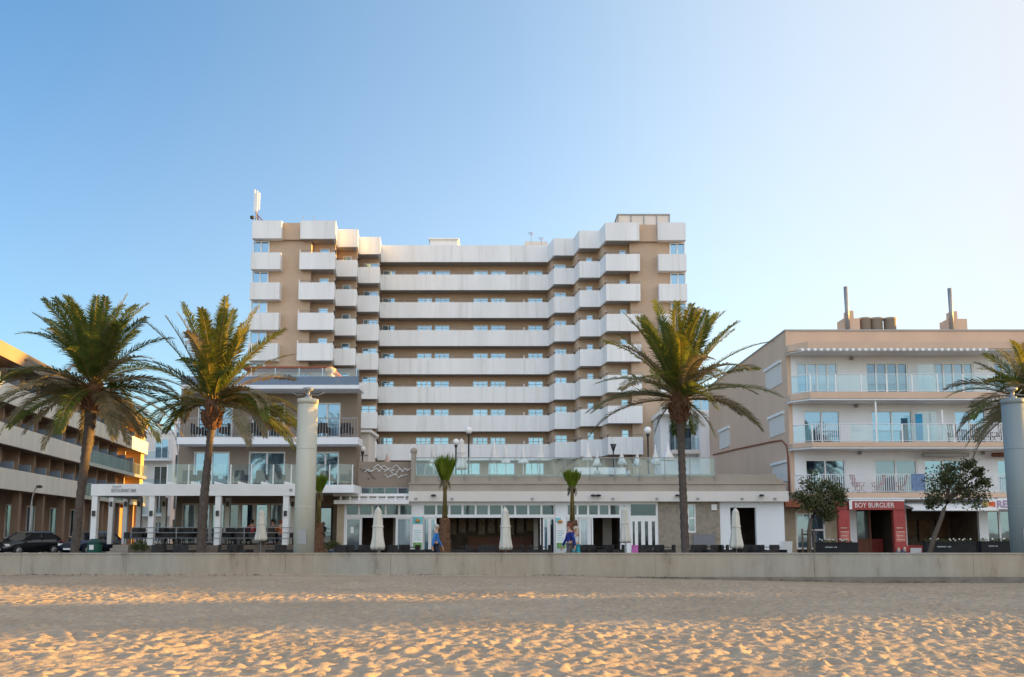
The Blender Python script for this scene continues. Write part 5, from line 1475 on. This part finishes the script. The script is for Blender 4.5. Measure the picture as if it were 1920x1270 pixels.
# white sofas and pale loungers of the terrace
def terrace_sofa(label, px, Y, w_):
    root = thing('terrace_sofa', label, 'sofa', (X(px, Y, 880), Y, TF + .002), 0, 'white sofas on the roof terrace')
    m = MB(); m.box(-w_ / 2, w_ / 2, -.4, .4, .12, .42); m.build('seat', CANVASW, root)
    m = MB(); m.box(-w_ / 2, w_ / 2, .402, .56, .12, .85); m.build('backrest', CANVASW, root)
    for sx in (-1, 1):
        m = MB(); m.box(sx * w_ / 2 - .06 + .07 * sx, sx * w_ / 2 + .06 + .07 * sx, -.4, .56, .1, .62); m.build('armrest', CANVASW, root)
        m = MB(); m.box(sx * (w_ / 2 - .1) - .03, sx * (w_ / 2 - .1) + .03, -.35, .35, 0, .118); m.build('leg', GREYM, root)
terrace_sofa('low white sofa behind the terrace glass beside the torch lamp', 1148, 53, 1.7)
terrace_sofa('low white sofa behind the terrace glass above the third young palm', 1100, 53, 1.4)

# ================================================================== CHAIRS AND TABLES
def make_chair():
    root = thing('wicker_chair', 'dark wicker armchair', 'chair')
    m = MB(); m.box(-.26, .26, -.26, .24, .34, .42); m.box(-.24, .24, -.24, .22, .422, .47); m.build('seat', WICKER, root)
    m = MB()
    line = [(-.30, -.24), (-.31, .05), (-.25, .24), (-.10, .31), (.10, .31), (.25, .24), (.31, .05), (.30, -.24)]
    m.strip(line, .045, .30, .64)
    m.strip([(-.25, .235), (-.10, .30), (.10, .30), (.25, .235)], .05, .642, .86)
    m.build('backrest', WICKER, root)
    for sx in (-1, 1):
        for sy in (-1, 1):
            MB().tube([(sx * .24, sy * .22, .35), (sx * .27, sy * .25, 0)], [.026, .02], 6).build('leg', WICKER, root)
    return root
def make_table():
    root = thing('cafe_table', 'square dark cafe table', 'table')
    m = MB(); m.box(-.36, .36, -.36, .36, .72, .75); m.build('tabletop', WICKER, root)
    m = MB(); m.tube([(0, 0, .03), (0, 0, .718)], .035, 8); m.build('pedestal', GREYM, root)
    m = MB(); m.box(-.24, .24, -.04, .04, .0, .03); m.box(-.04, .04, -.24, -.041, 0, .03); m.box(-.04, .04, .041, .24, 0, .03); m.build('foot', GREYM, root)
    return root
chair0, table0 = make_chair(), make_table()
used = {'c': False, 't': False}
rngc = random.Random(9)
def put(kind, px, Y, z, rz, label, group):
    o = chair0 if kind == 'c' else table0
    loc = (X(px, Y, 1020), Y, z)
    if not used[kind]:
        used[kind] = True; o.location = loc; o.rotation_euler = (0, 0, rz); o['label'] = label; o['group'] = group
        return o
    return copy_tree(o, loc, rz, label, group)
CH = [('at the back of the pergola deck', DECK + .003, 49.0, [246, 268, 322, 346, 372, 437, 461, 509, 540], 'c'),
      ('along the front rail of the pergola deck', DECK + .003, 47.0, [256, 300, 318, 344, 425, 452, 478, 503], 'c'),
      ('on the promenade before the pergola', GZ, 42.8, [300, 318, 338, 352, 424, 442, 460, 508, 526, 544], 'c'),
      ('on the promenade before the left glass doors', GZ, 42.8, [641, 657, 679, 693], 'c'),
      ('between the left parasol and tall young palm', GZ, 42.8, [742, 757, 772, 793, 808], 'c'),
      ('on the promenade before the wide dark opening', GZ, 42.8, [852, 868, 886, 906, 922, 968, 984, 1003, 1020], 'c'),
      ('on the promenade before the right dark opening', GZ, 42.8, [1092, 1108, 1124, 1141, 1157], 'c'),
      ('on the promenade before the white slatted shutter', GZ, 42.8, [1198, 1214, 1233, 1252], 'c'),
      ('on the promenade before the stone wall', GZ, 42.8, [1302, 1318, 1336, 1352, 1366], 'c'),
      ('on the promenade before the white wall with dark door', GZ, 42.8, [1400, 1418, 1436, 1458], 'c')]
for where, z, Y, pxs, k in CH:
    short = 'dark wicker chairs ' + where
    for i, px in enumerate(pxs):
        put('c', px, Y + rngc.uniform(-.5, .5), z, rngc.choice((PI, PI / 2, -PI / 2, 0)) + rngc.uniform(-.4, .4), ORD[i] + ' wicker chair from left ' + where, short)
for where, z, Y, pxs in (('on the pergola deck', DECK + .003, 48.0, [285, 333, 445, 490, 525]), ('on the promenade before the pergola', GZ, 43.9, [310, 345, 433, 517]),
                         ('on the promenade before the restaurant', GZ, 43.9, [650, 686, 765, 877, 914, 976, 1012, 1100, 1133, 1206, 1243, 1310, 1345, 1409, 1447])):
    for i, px in enumerate(pxs):
        put('t', px, Y, z, rngc.uniform(-.1, .1), ORD[i] + ' square dark cafe table from the left ' + where, 'cafe tables ' + where)
# balcony chairs of the guesthouse
for i, (px, py) in enumerate(((370, 820), (420, 820), (478, 820), (528, 820), (607, 820), (650, 820))):
    Yb = 51.2; o = copy_tree(chair0, (X(px, Yb, 810), Yb, Z(820, 50.4) + .003), rngc.choice((PI, PI / 2, -PI / 2)), ORD[i] + ' dark chair from the left on the upper guesthouse balcony', 'dark chairs on the upper guesthouse balcony')
for i, px in enumerate((355, 382, 452, 492, 522, 612, 648)):
    Yb = 50.2; o = copy_tree(chair0, (X(px, Yb, 890), Yb, Z(909, 48.3) + .003), rngc.choice((PI, PI / 2, -PI / 2)), ORD[i] + ' dark chair from the left on the lower guesthouse balcony', 'dark chairs on the lower guesthouse balcony')
# slatted garden chairs on the pink block's second balcony
def garden_chair(label, px, Y, z, rz, m_, group):
    root = thing('garden_chair', label, 'chair', (X(px, Y, 820), Y, z), rz, group)
    m = MB()
    for i in range(5): m.box(-.24 + .1 * i, -.16 + .1 * i, -.24, .22, .40, .43)
    m.build('seat', m_, root)
    m = MB()
    for i in range(5): m.obox((-.2 + .1 * i, .34, .74), (.04, .025, .68), rx=-.3)
    m.obox((0, .44, 1.07), (.5, .03, .07), rx=-.3); m.build('backrest', m_, root)
    for sx in (-1, 1):
        MB().tube([(sx * .25, -.25, 0), (sx * .25, .35, .62)], .022, 5).build('leg', m_, root)
        MB().tube([(sx * .25, .30, 0), (sx * .25, -.25, .60)], .022, 5).build('leg', m_, root)
        m = MB(); m.box(sx * .25 - .03, sx * .25 + .03, -.28, .34, .602, .63); m.build('armrest', m_, root)
GW = mat('grey_teak', (.16, .11, .085), .7, .25, 6)
for i, (px, rz) in enumerate(((1788, 2.5), (1825, 2.9), (1848, 3.0), (1870, 3.3))):
    garden_chair(ORD[i] + ' slatted wooden chair from the left on the middle balcony of the pink block', px, 52.9, LV[1][0] + .003, rz, GW, 'slatted chairs on the middle balcony')
PKP = mat('pink_plastic', (.46, .25, .25), .5)
for i, (px, rz) in enumerate(((1606, 1.8), (1640, -1.6), (1682, -1.8))):
    garden_chair(ORD[i] + ' pink garden chair from the left on the lowest balcony of the pink block', px, 52.9, LV[2][0] + .003, rz, PKP, 'pink chairs on the lowest balcony')
def towel(label, px0, px1, Y, ztop, L, m_):
    x0, x1 = X(px0, Y, 900), X(px1, Y, 900); m = MB(); n = 10
    vs = []
    for j in range(2):
        for zi in range(5):
            for i in range(n + 1):
                x = x0 + (x1 - x0) * i / n
                vs.append((x, Y - .03 - .03 * j + .012 * math.sin(i * 1.7 + zi), ztop - L * zi / 4))
    fs = []
    W = n + 1
    for zi in range(4):
        for i in range(n):
            a = zi * W + i; fs.append((a, a + 1, a + W + 1, a + W)); b = a + 5 * W; fs.append((b, b + W, b + W + 1, b + 1))
    for i in range(n): fs.append((i, i + 5 * W, i + 1 + 5 * W, i + 1)); a = 4 * W + i; fs.append((a, a + 1, a + 1 + 5 * W, a + 5 * W))
    for zi in range(4): a = zi * W; fs.append((a, a + W, a + W + 5 * W, a + 5 * W)); a = zi * W + n; fs.append((a, a + 5 * W, a + 6 * W, a + W))
    m.add(vs, fs); o = m.build('towel', m_)
    c = Vector((x0, Y, ztop))
    o.data.transform(Matrix.Translation(-c)); o.location = c
    tag(o, label, 'towel')
towel('blue towel hung over the lowest balcony railing of the pink block', 1708, 1734, YP + 2.06, LV[2][0] + 1.08, .95, mat('blue_towel', (.17, .25, .40), .9, .45, 9))
towel('bright blue beach towel on the glass partition of the middle balcony', 1722, 1735, 52.96, LV[1][0] + 1.75, 1.6, mat('bright_blue_towel', (.05, .32, .55), .9))
towel('pink and violet towel draped over a chair beside the slim parasol', 1182, 1194, 41.7, 1.02, .75, mat('pink_towel', (.62, .18, .50), .9, .35, 5))

# ================================================================== PLANTERS, BINS, BOARDS
def planter(label, pa, pb, Y, ptop, seed):
    rng = random.Random(seed)
    x0, x1 = X(pa, Y, 1020), X(pb, Y, 1020); zt = Z(ptop, Y)
    root = thing('planter_screen', label, 'planter', ((x0 + x1) / 2, Y, GZ), 0, 'black planter screens with white flowers')
    m = MB(); m.box(x0, x1, Y - .2, Y + .2, GZ, zt - .06); m.box(x0 - .02, x1 + .02, Y - .22, Y + .22, zt - .058, zt); m.build('box', BLACKP, root, True)
    m = MB(); k = (x1 - x0)
    for a, b in ((.22, .40), (.43, .50)): m.box(x0 + k * a, x0 + k * b, Y - .212, Y - .203, zt - .28, zt - .22)
    m.build('emblem', TEXTG, root, True)
    f = MB(); g = MB()
    for i in range(int(k / .2)):
        x = x0 + .1 + .2 * i + rng.uniform(-.07, .07)
        for q in range(7):
            p = Vector((x + rng.uniform(-.09, .09), Y + rng.uniform(-.12, .12), zt)); e = p + Vector((rng.uniform(-.08, .08), rng.uniform(-.06, .06), rng.uniform(.06, .18)))
            g.add([p, p + Vector((.02, 0, 0)), e, e + Vector((-.03, .01, .0))], [(0, 1, 2, 3)])
        if rng.random() < .72:
            for q in range(2): f.lathe([(.01, -.035), (.045, -.01), (.04, .025), (.01, .04)], (x + rng.uniform(-.07, .07), Y - .1 + rng.uniform(-.04, .1), zt + rng.uniform(.06, .15)), 6)
    g.build('foliage', OLEA, root, True); f.build('flowers', TEXTW, root, True)
planter('black planter screen with white flowers left of the red portal', 1527, 1606, 47.0, 1017, 1)
planter('black planter screen with white flowers in front of the dark shop opening', 1733, 1826, 47.0, 1016, 2)
planter('black planter screen with white flowers beside the right pillar', 1836, 1897, 47.5, 1015, 3)
def bin_():
    Y = 44.0; x = X(178, Y, 1020)
    root = thing('litter_bin', 'round dark green litter bin with white label beside the leaning palm', 'bin', (x, Y, GZ))
    h = Z(1011, Y) - GZ
    m = MB(); m.lathe([(.27, 0), (.31, .04), (.33, h * .8), (.33, h * .82)], n=20); m.build('body', mat('bin_green', (.01, .085, .06), .45), root)
    m = MB(); m.lathe([(.36, h * .822), (.35, h * .88), (.22, h), (.03, h + .02)], n=20); m.build('lid', mat('bin_lid', (.015, .06, .05), .5), root)
    m = MB(); m.box(-.1, .1, -.352, -.335, h * .55, h * .75); m.build('label', WHITE2, root)
bin_()
def pot(label, px, Y, pot_m, seed):
    rng = random.Random(seed); root = thing('potted_plant', label, 'plant', (X(px, Y, 1020), Y, GZ))
    m = MB(); m.lathe([(.16, 0), (.2, .05), (.26, .45), (.28, .5), (.24, .5), (.2, .42)], n=16); m.build('pot', pot_m, root)
    f = MB()
    for i in range(420):
        d = Vector((rng.gauss(0, 1), rng.gauss(0, 1), abs(rng.gauss(0, 1)) + .2)).normalized()
        p = Vector((0, 0, .55)) + d * rng.uniform(.1, .45); u = (d + Vector((rng.gauss(0, .5), rng.gauss(0, .5), rng.gauss(0, .5)))).normalized(); v = u.orthogonal().normalized()
        f.add([p, p + u * .07 + v * .025, p + u * .14, p + u * .07 - v * .025], [(0, 1, 2, 3)])
    f.build('foliage', OLEA, root)
pot('round bush in a blue pot at the guesthouse entrance steps', 625, 47.5, mat('blue_glaze', (.03, .09, .17), .3), 5)
pot('round bush in a dark pot near the pergola steps', 262, 44.5, DARKM, 6)
def a_board(label, px, Y, w_, h, m_, inset=None):
    root = thing('pavement_board', label, 'sign', (X(px, Y, 1020), Y, GZ))
    for sg, nm in ((-1, 'front_panel'), (1, 'back_panel')):
        m = MB(); m.obox((0, sg * .13, h / 2), (w_, .03, h), rx=-sg * .24 * .9)
        o = m.build(nm, m_, root)
    if inset:
        m = MB(); m.obox((0, -.158, h * .52), (w_ * .78, .012, h * .6), rx=.216); m.build('poster', inset, root)
a_board('white folding pavement board at the right corner of the white wall', 1473, 46.0, .55, 1.0, WHITE2)
a_board('red framed pavement board with pale poster beside the red portal', 1714, 49.0, .75, .75, REDS, WHITE2)

# ================================================================== CARS
def make_car(label, px, Y, rz, paint, seed):
    root = thing('parked_car', label, 'car', (X(px, Y, 1030), Y, GZ + .008), rz)
    # stations along the length (x forward): x, z_low, z_belt, half width
    st = [(-2.05, .42, .78, .62), (-1.95, .28, .98, .78), (-1.4, .24, 1.0, .86), (0, .22, .98, .88), (1.0, .24, .92, .87), (1.6, .26, .82, .82), (1.98, .30, .70, .72), (2.08, .38, .58, .58)]
    vs, fs = [], []
    for x, zl, zb, hw in st:
        zm = zl + (zb - zl) * .55
        ring = [(x, -hw * .9, zl), (x, -hw, zm), (x, -hw * .93, zb), (x, -hw * .5, zb + .03), (x, hw * .5, zb + .03), (x, hw * .93, zb), (x, hw, zm), (x, hw * .9, zl)]
        vs += ring
    n = 8
    for i in range(len(st) - 1):
        for k in range(n): fs.append((i * n + k, i * n + (k + 1) % n, (i + 1) * n + (k + 1) % n, (i + 1) * n + k))
    fs.append(tuple(range(n))); fs.append(tuple((len(st) - 1) * n + k for k in reversed(range(n))))
    m = MB(); m.add(vs, fs, 0, True); b = m.build('body', paint, root)
    # glasshouse and roof
    prof = [(-1.75, 1.0), (-1.25, 1.40), (-.3, 1.46), (.25, 1.40), (.98, .97)]
    def ring2(s, z0):
        return None
    g = MB()
    lo, hi = .80, .60
    v = [(-1.78, -lo, .98), (1.02, -lo, .95), (.25, -hi, 1.40), (-1.25, -hi, 1.40), (-1.78, lo, .98), (1.02, lo, .95), (.25, hi, 1.40), (-1.25, hi, 1.40)]
    g.add(v, [(0, 1, 2, 3), (5, 4, 7, 6), (1, 5, 6, 2), (4, 0, 3, 7), (3, 2, 6, 7)])
    g.build('windows', MATS.get('car_glass') or mat('car_glass', (.012, .015, .018), .06, .05, 2, spec=.8), root)
    r = MB(); r.add([(-1.28, -.62, 1.402), (.27, -.62, 1.402), (.27, .62, 1.402), (-1.28, .62, 1.402), (-1.1, -.5, 1.47), (.05, -.5, 1.47), (.05, .5, 1.47), (-1.1, .5, 1.47)],
                   [(0, 1, 5, 4), (1, 2, 6, 5), (2, 3, 7, 6), (3, 0, 4, 7), (4, 5, 6, 7), (3, 2, 1, 0)])
    for sy in (-1, 1):
        for a, c in (((1.03, sy * .81, .95), (.26, sy * .61, 1.41)), ((-.35, sy * .81, .98), (-.42, sy * .61, 1.41)), ((-1.79, sy * .81, .99), (-1.27, sy * .61, 1.41))): r.tube([a, c], .04, 5)
    r.build('roof', paint, root)
    for x in (-1.25, 1.32):
        for sy in (-1, 1):
            t = MB()
            for rr, yy in ((.32, .0),):
                prof_ = [(.20, -.11), (.30, -.11), (.325, -.07), (.325, .07), (.30, .11), (.20, .11)]
                o_ = MB(); o_.lathe(prof_, n=20)
                vs2 = [(p[0] + x, p[2] + sy * .77, p[1] + .325) for p in o_.v]
                t.add(vs2, o_.f, 0, True)
            w_ = t.build('wheel', MATS.get('tyre_rubber') or mat('tyre_rubber', (.018, .018, .018), .85), root)
            q = MB(); q.lathe([(.03, -.02), (.205, -.02), (.2, .02), (.03, .03)], n=14); q.v = [(p[0] + x, sy * (p[2] + .87), p[1] + .325) for p in q.v]
            q.build('rim', GREYM, w_)
    for sy in (-1, 1):
        m = MB(); m.obox((1.93, sy * .58, .68), (.2, .28, .13), rz=-sy * .35); m.build('headlight', GLOBE, root)
        m = MB(); m.obox((-1.95, sy * .66, .82), (.12, .2, .2)); m.build('tail_light', REDS, root)
        m = MB(); m.obox((.72, sy * .95, 1.0), (.14, .2, .13)); m.build('wing_mirror', paint, root)
    m = MB(); m.box(2.08, 2.10, -.26, .26, .36, .47); m.build('number_plate', WHITE2, root)
    m = MB(); m.box(2.03, 2.085, -.42, .42, .5, .60); m.build('grille', DARKM, root)
PBLK = mat('black_car_paint', (.012, .013, .016), .18, .05, 2, spec=.7)
PNAV = mat('navy_car_paint', (.012, .018, .045), .18, .05, 2, spec=.7)
make_car('black parked car seen from the front at far left under the cream hotel', 50, 56.0, R(-110), PBLK, 1)
make_car('dark blue parked car half hidden behind the leaning palm and green bin', 170, 58.0, R(-105), PNAV, 2)

# ================================================================== PEOPLE
def skin_mesh(name, V, E, m_, parent, root_i=0, sub=1):
    """V: [(x, y, z, r)], E: edges; grows one continuous surface"""
    me = bpy.data.meshes.new(name); me.from_pydata([v[:3] for v in V], E, []); me.update()
    o = bpy.data.objects.new(name, me); C.objects.link(o)
    md = o.modifiers.new('skin', 'SKIN'); md.use_smooth_shade = True
    if not me.skin_vertices: 
        bpy.context.view_layer.objects.active = o
    sv = me.skin_vertices[0].data
    for i, v in enumerate(V):
        rx = v[3] if not isinstance(v[3], tuple) else v[3]
        sv[i].radius = rx if isinstance(rx, tuple) else (rx, rx); sv[i].use_root = (i == root_i)
    sb = o.modifiers.new('sub', 'SUBSURF'); sb.levels = sub; sb.render_levels = sub
    bpy.context.view_layer.update()
    me2 = bpy.data.meshes.new_from_object(o.evaluated_get(bpy.context.evaluated_depsgraph_get()))
    bpy.data.objects.remove(o); bpy.data.meshes.remove(me)
    me2.materials.clear(); me2.materials.append(m_)
    me2.polygons.foreach_set('use_smooth', [True] * len(me2.polygons))
    me2.name = name
    q = bpy.data.objects.new(name, me2); C.objects.link(q); q.parent = parent
    return q
SKINM = mat('skin', (.50, .29, .20), .6, .08, 12)
def person(label, loc, rz, shirt, trousers, hair, H=1.72, pose='walk', phase=1, skirt=False, hairlong=False, long_sleeve=True, cap=None):
    root = thing('person', label, 'person', loc, rz)
    k = H / 1.72
    seated = pose == 'sit'
    hip = .50 if seated else .93
    V, E = [], []
    def add(x, y, z, r, par=None):
        V.append((x * k, y * k, z * k, (tuple(q * k for q in r) if isinstance(r, tuple) else r * k)))
        if par is not None: E.append((par, len(V) - 1))
        return len(V) - 1
    pel = add(0, 0, hip, .115); wa = add(.01, 0, hip + .17, .105, pel); ch = add(.02, 0, hip + .38, .125, wa)
    ub = add(.015, 0, hip + .50, .085, ch); nk = add(.03, 0, hip + .575, .050, ub); jaw = add(.05, 0, hip + .645, .068, nk); hd = add(.045, 0, hip + .72, .083, jaw); cr = add(.035, 0, hip + .775, .06, hd)
    add(.135, 0, hip + .685, .016, hd)                     # nose
    for sy in (-1, 1): add(.045, sy * .088, hip + .69, .014, hd)   # ears
    arms = []
    for sy in (-1, 1):
        sw = .16 * phase * sy if not seated else .0
        sh = add(.01, sy * .17, hip + .46, .055, ub)
        if seated: el = add(.10, sy * .24, hip + .22, .040, sh); wr = add(.30, sy * .18, hip + .22, .030, el); pa = add(.37, sy * .16, hip + .23, .032, wr); fd = Vector((1, 0, -.1))
        else: el = add(.01 + sw * .5, sy * .235, hip + .17, .042, sh); wr = add(.06 + sw * 1.1, sy * .245, hip - .07, .031, el); pa = add(.075 + sw * 1.2, sy * .24, hip - .14, .033, wr); fd = Vector((.25, 0, -1))
        arms.append((sh, el, wr))
        bx, by, bz = V[pa][0] / k, V[pa][1] / k, V[pa][2] / k
        fd.normalize()
        for j, L in enumerate((.075, .085, .08, .062)):
            o = -.024 + .016 * j
            side = Vector((o, 0, 0)) if not seated else Vector((0, o, 0))
            a = add(bx + side.x + fd.x * .05, by + side.y, bz + fd.z * .05, .0085, pa)
            a2 = add(bx + side.x + fd.x * (.05 + L * .5) + .006, by + side.y, bz + fd.z * (.05 + L * .5), .008, a)
            add(bx + side.x + fd.x * (.05 + L) + .016, by + side.y - sy * .006, bz + fd.z * (.05 + L), .007, a2)
        a = add(bx + .035, by - sy * .02, bz - .01, .010, pa); add(bx + .055, by - sy * .03, bz - .045, .008, a)
    legs = []
    for sy in (-1, 1):
        st_ = .20 * phase * -sy
        hp = add(.0, sy * .085, hip - .05, .090, pel)
        if seated: kn = add(.42, sy * .11, hip + .0, .058, hp); an = add(.44, sy * .11, .09, .040, kn); toe = add(.58, sy * .12, .035, .034, an)
        else: kn = add(st_ * .75 + .05, sy * .09, .49, .060, hp); an = add(st_ * 1.35 - (.05 if st_ < 0 else 0), sy * .09, .10, .041, kn); toe = add(st_ * 1.35 + .15, sy * .10, .035, .034, an)
        legs.append((hp, kn, an))
    b = skin_mesh('body', V, E, SKINM, root)
    def sub(idx, edges, grow, name, m_, extra=None):
        mp = {i: j for j, i in enumerate(idx)}
        VV = [(V[i][0], V[i][1], V[i][2], V[i][3] + grow * k) for i in idx]
        for v in (extra or []): VV.append(v)
        return skin_mesh(name, VV, [(mp[a], mp[b_]) if b_ in mp else (mp[a], b_) for a, b_ in edges], m_, root)
    ids = [pel, wa, ch, ub]; ed = [(pel, wa), (wa, ch), (ch, ub)]
    for sh, el, wr in arms:
        ids += [sh, el] + ([wr] if long_sleeve else []); ed += [(ub, sh), (sh, el)] + ([(el, wr)] if long_sleeve else [])
    sub(ids, ed, .018, 'shirt', shirt)
    ids = [pel]; ed = []
    for hp, kn, an in legs: ids += [hp, kn, an]; ed += [(pel, hp), (hp, kn), (kn, an)]
    sub(ids, ed, .014, 'trousers', trousers)
    m = MB()
    c = Vector((.03, 0, hip + .735)) * k
    prof = [(.112 * k * math.sin(a) + .001, .102 * k * math.cos(a)) for a in [PI * .62 - PI * .62 * i / 8 for i in range(9)]]
    m.lathe(prof, c, 16, wob=lambda kk, z: 1 + .05 * math.sin(kk * 2.3 + z * 30))
    for q in (0,):
        m.obox(c + Vector((-.055, 0, -.05 if not hairlong else -.14)) * k, (.085 * k, .17 * k, (.12 if not hairlong else .3) * k))
    m.build('hair', hair, root)
    if cap:
        m = MB(); m.lathe([(.118 * k, 0), (.112 * k, .05 * k), (.06 * k, .11 * k), (.01, .115 * k)], c + Vector((0, 0, .0)), 16); m.obox(c + Vector((.14, 0, .008)) * k, (.12 * k, .15 * k, .015)); m.build('cap', cap, root)
    return root
GREYH = mat('grey_hair', (.42, .40, .37), .8, .2, 30); AUB = mat('auburn_hair', (.20, .055, .030), .7, .3, 30); DKH = mat('dark_hair', (.02, .015, .012), .7); BLOND = mat('fair_hair', (.55, .45, .33), .7)
person('grey-haired man in a bright blue jacket walking right past the tall young palm', (X(817, 38, 1010), 38, GZ), 0, mat('blue_jacket', (.035, .18, .50), .8, .15, 5), mat('navy_trousers', (.02, .025, .05), .85), GREYH, 1.74, 'walk', 1)
person('auburn-haired person in a dark royal blue top walking before the menu board', (X(1069, 37.5, 1010), 37.5, GZ), PI + .3, mat('royal_blue_top', (.014, .03, .22), .8, .15, 5), mat('grey_trousers', (.10, .09, .09), .85), AUB, 1.78, 'walk', -1, long_sleeve=True)
person('fair-haired person in white top and turquoise trousers just behind the auburn-haired walker', (X(1081, 38.2, 1010), 38.2, GZ), PI + .2, mat('white_top', (.66, .70, .70), .8), mat('turquoise_trousers', (.04, .42, .52), .8), BLOND, 1.66, 'walk', 1, hairlong=True)
person('dark-haired seated diner in grey on the pergola deck right of the parasol', (X(512, 48.4, 1000), 48.4, DECK + .0), -2.2, mat('grey_shirt', (.08, .08, .09), .8), mat('black_trousers', (.02, .02, .02), .85), DKH, 1.7, 'sit')
person('seated diner in a red shirt on the pergola deck left of the parasol', (X(472, 47.8, 1000), 47.8, DECK + .0), 2.2, mat('red_shirt', (.50, .06, .08), .8), mat('denim', (.03, .05, .10), .85), DKH, 1.7, 'sit')
person('seated diner in an orange top at the right end of the pergola deck', (X(526, 46.9, 1000), 46.9, DECK + .0), 1.9, mat('orange_top', (.50, .12, .03), .8), mat('denim_dark', (.03, .04, .07), .85), AUB, 1.66, 'sit')

# ---- dry seaweed along the foot of the wall
m = MB(); rg = random.Random(77)
for i in range(420):
    cx_ = rg.choice((-17.5, -16, -12.5, -9.5, -3, 1.5, 5.5, 11, 15)) + rg.gauss(0, .8); cy_ = 33.75 - abs(rg.gauss(0, .22)); cz_ = .05 - .26 * max(0, min(1, (cx_ - 1) / 12)) 
    a = rg.random() * TAU; L = rg.uniform(.04, .16); d = Vector((math.cos(a), math.sin(a) * .5, rg.uniform(-.05, .35))); n_ = Vector((-math.sin(a), math.cos(a), .3)) * .018
    p = Vector((cx_, cy_, cz_)); m.add([p - n_, p + n_, p + d * L + n_ * .4, p + d * L - n_ * .4], [(0, 1, 2, 3)])
tag(m.build('seaweed', mat('dry_seaweed', (.035, .028, .02), .9, .3, 8)), 'dry dark seaweed and litter along the foot of the sea wall', 'seaweed', kind='stuff')
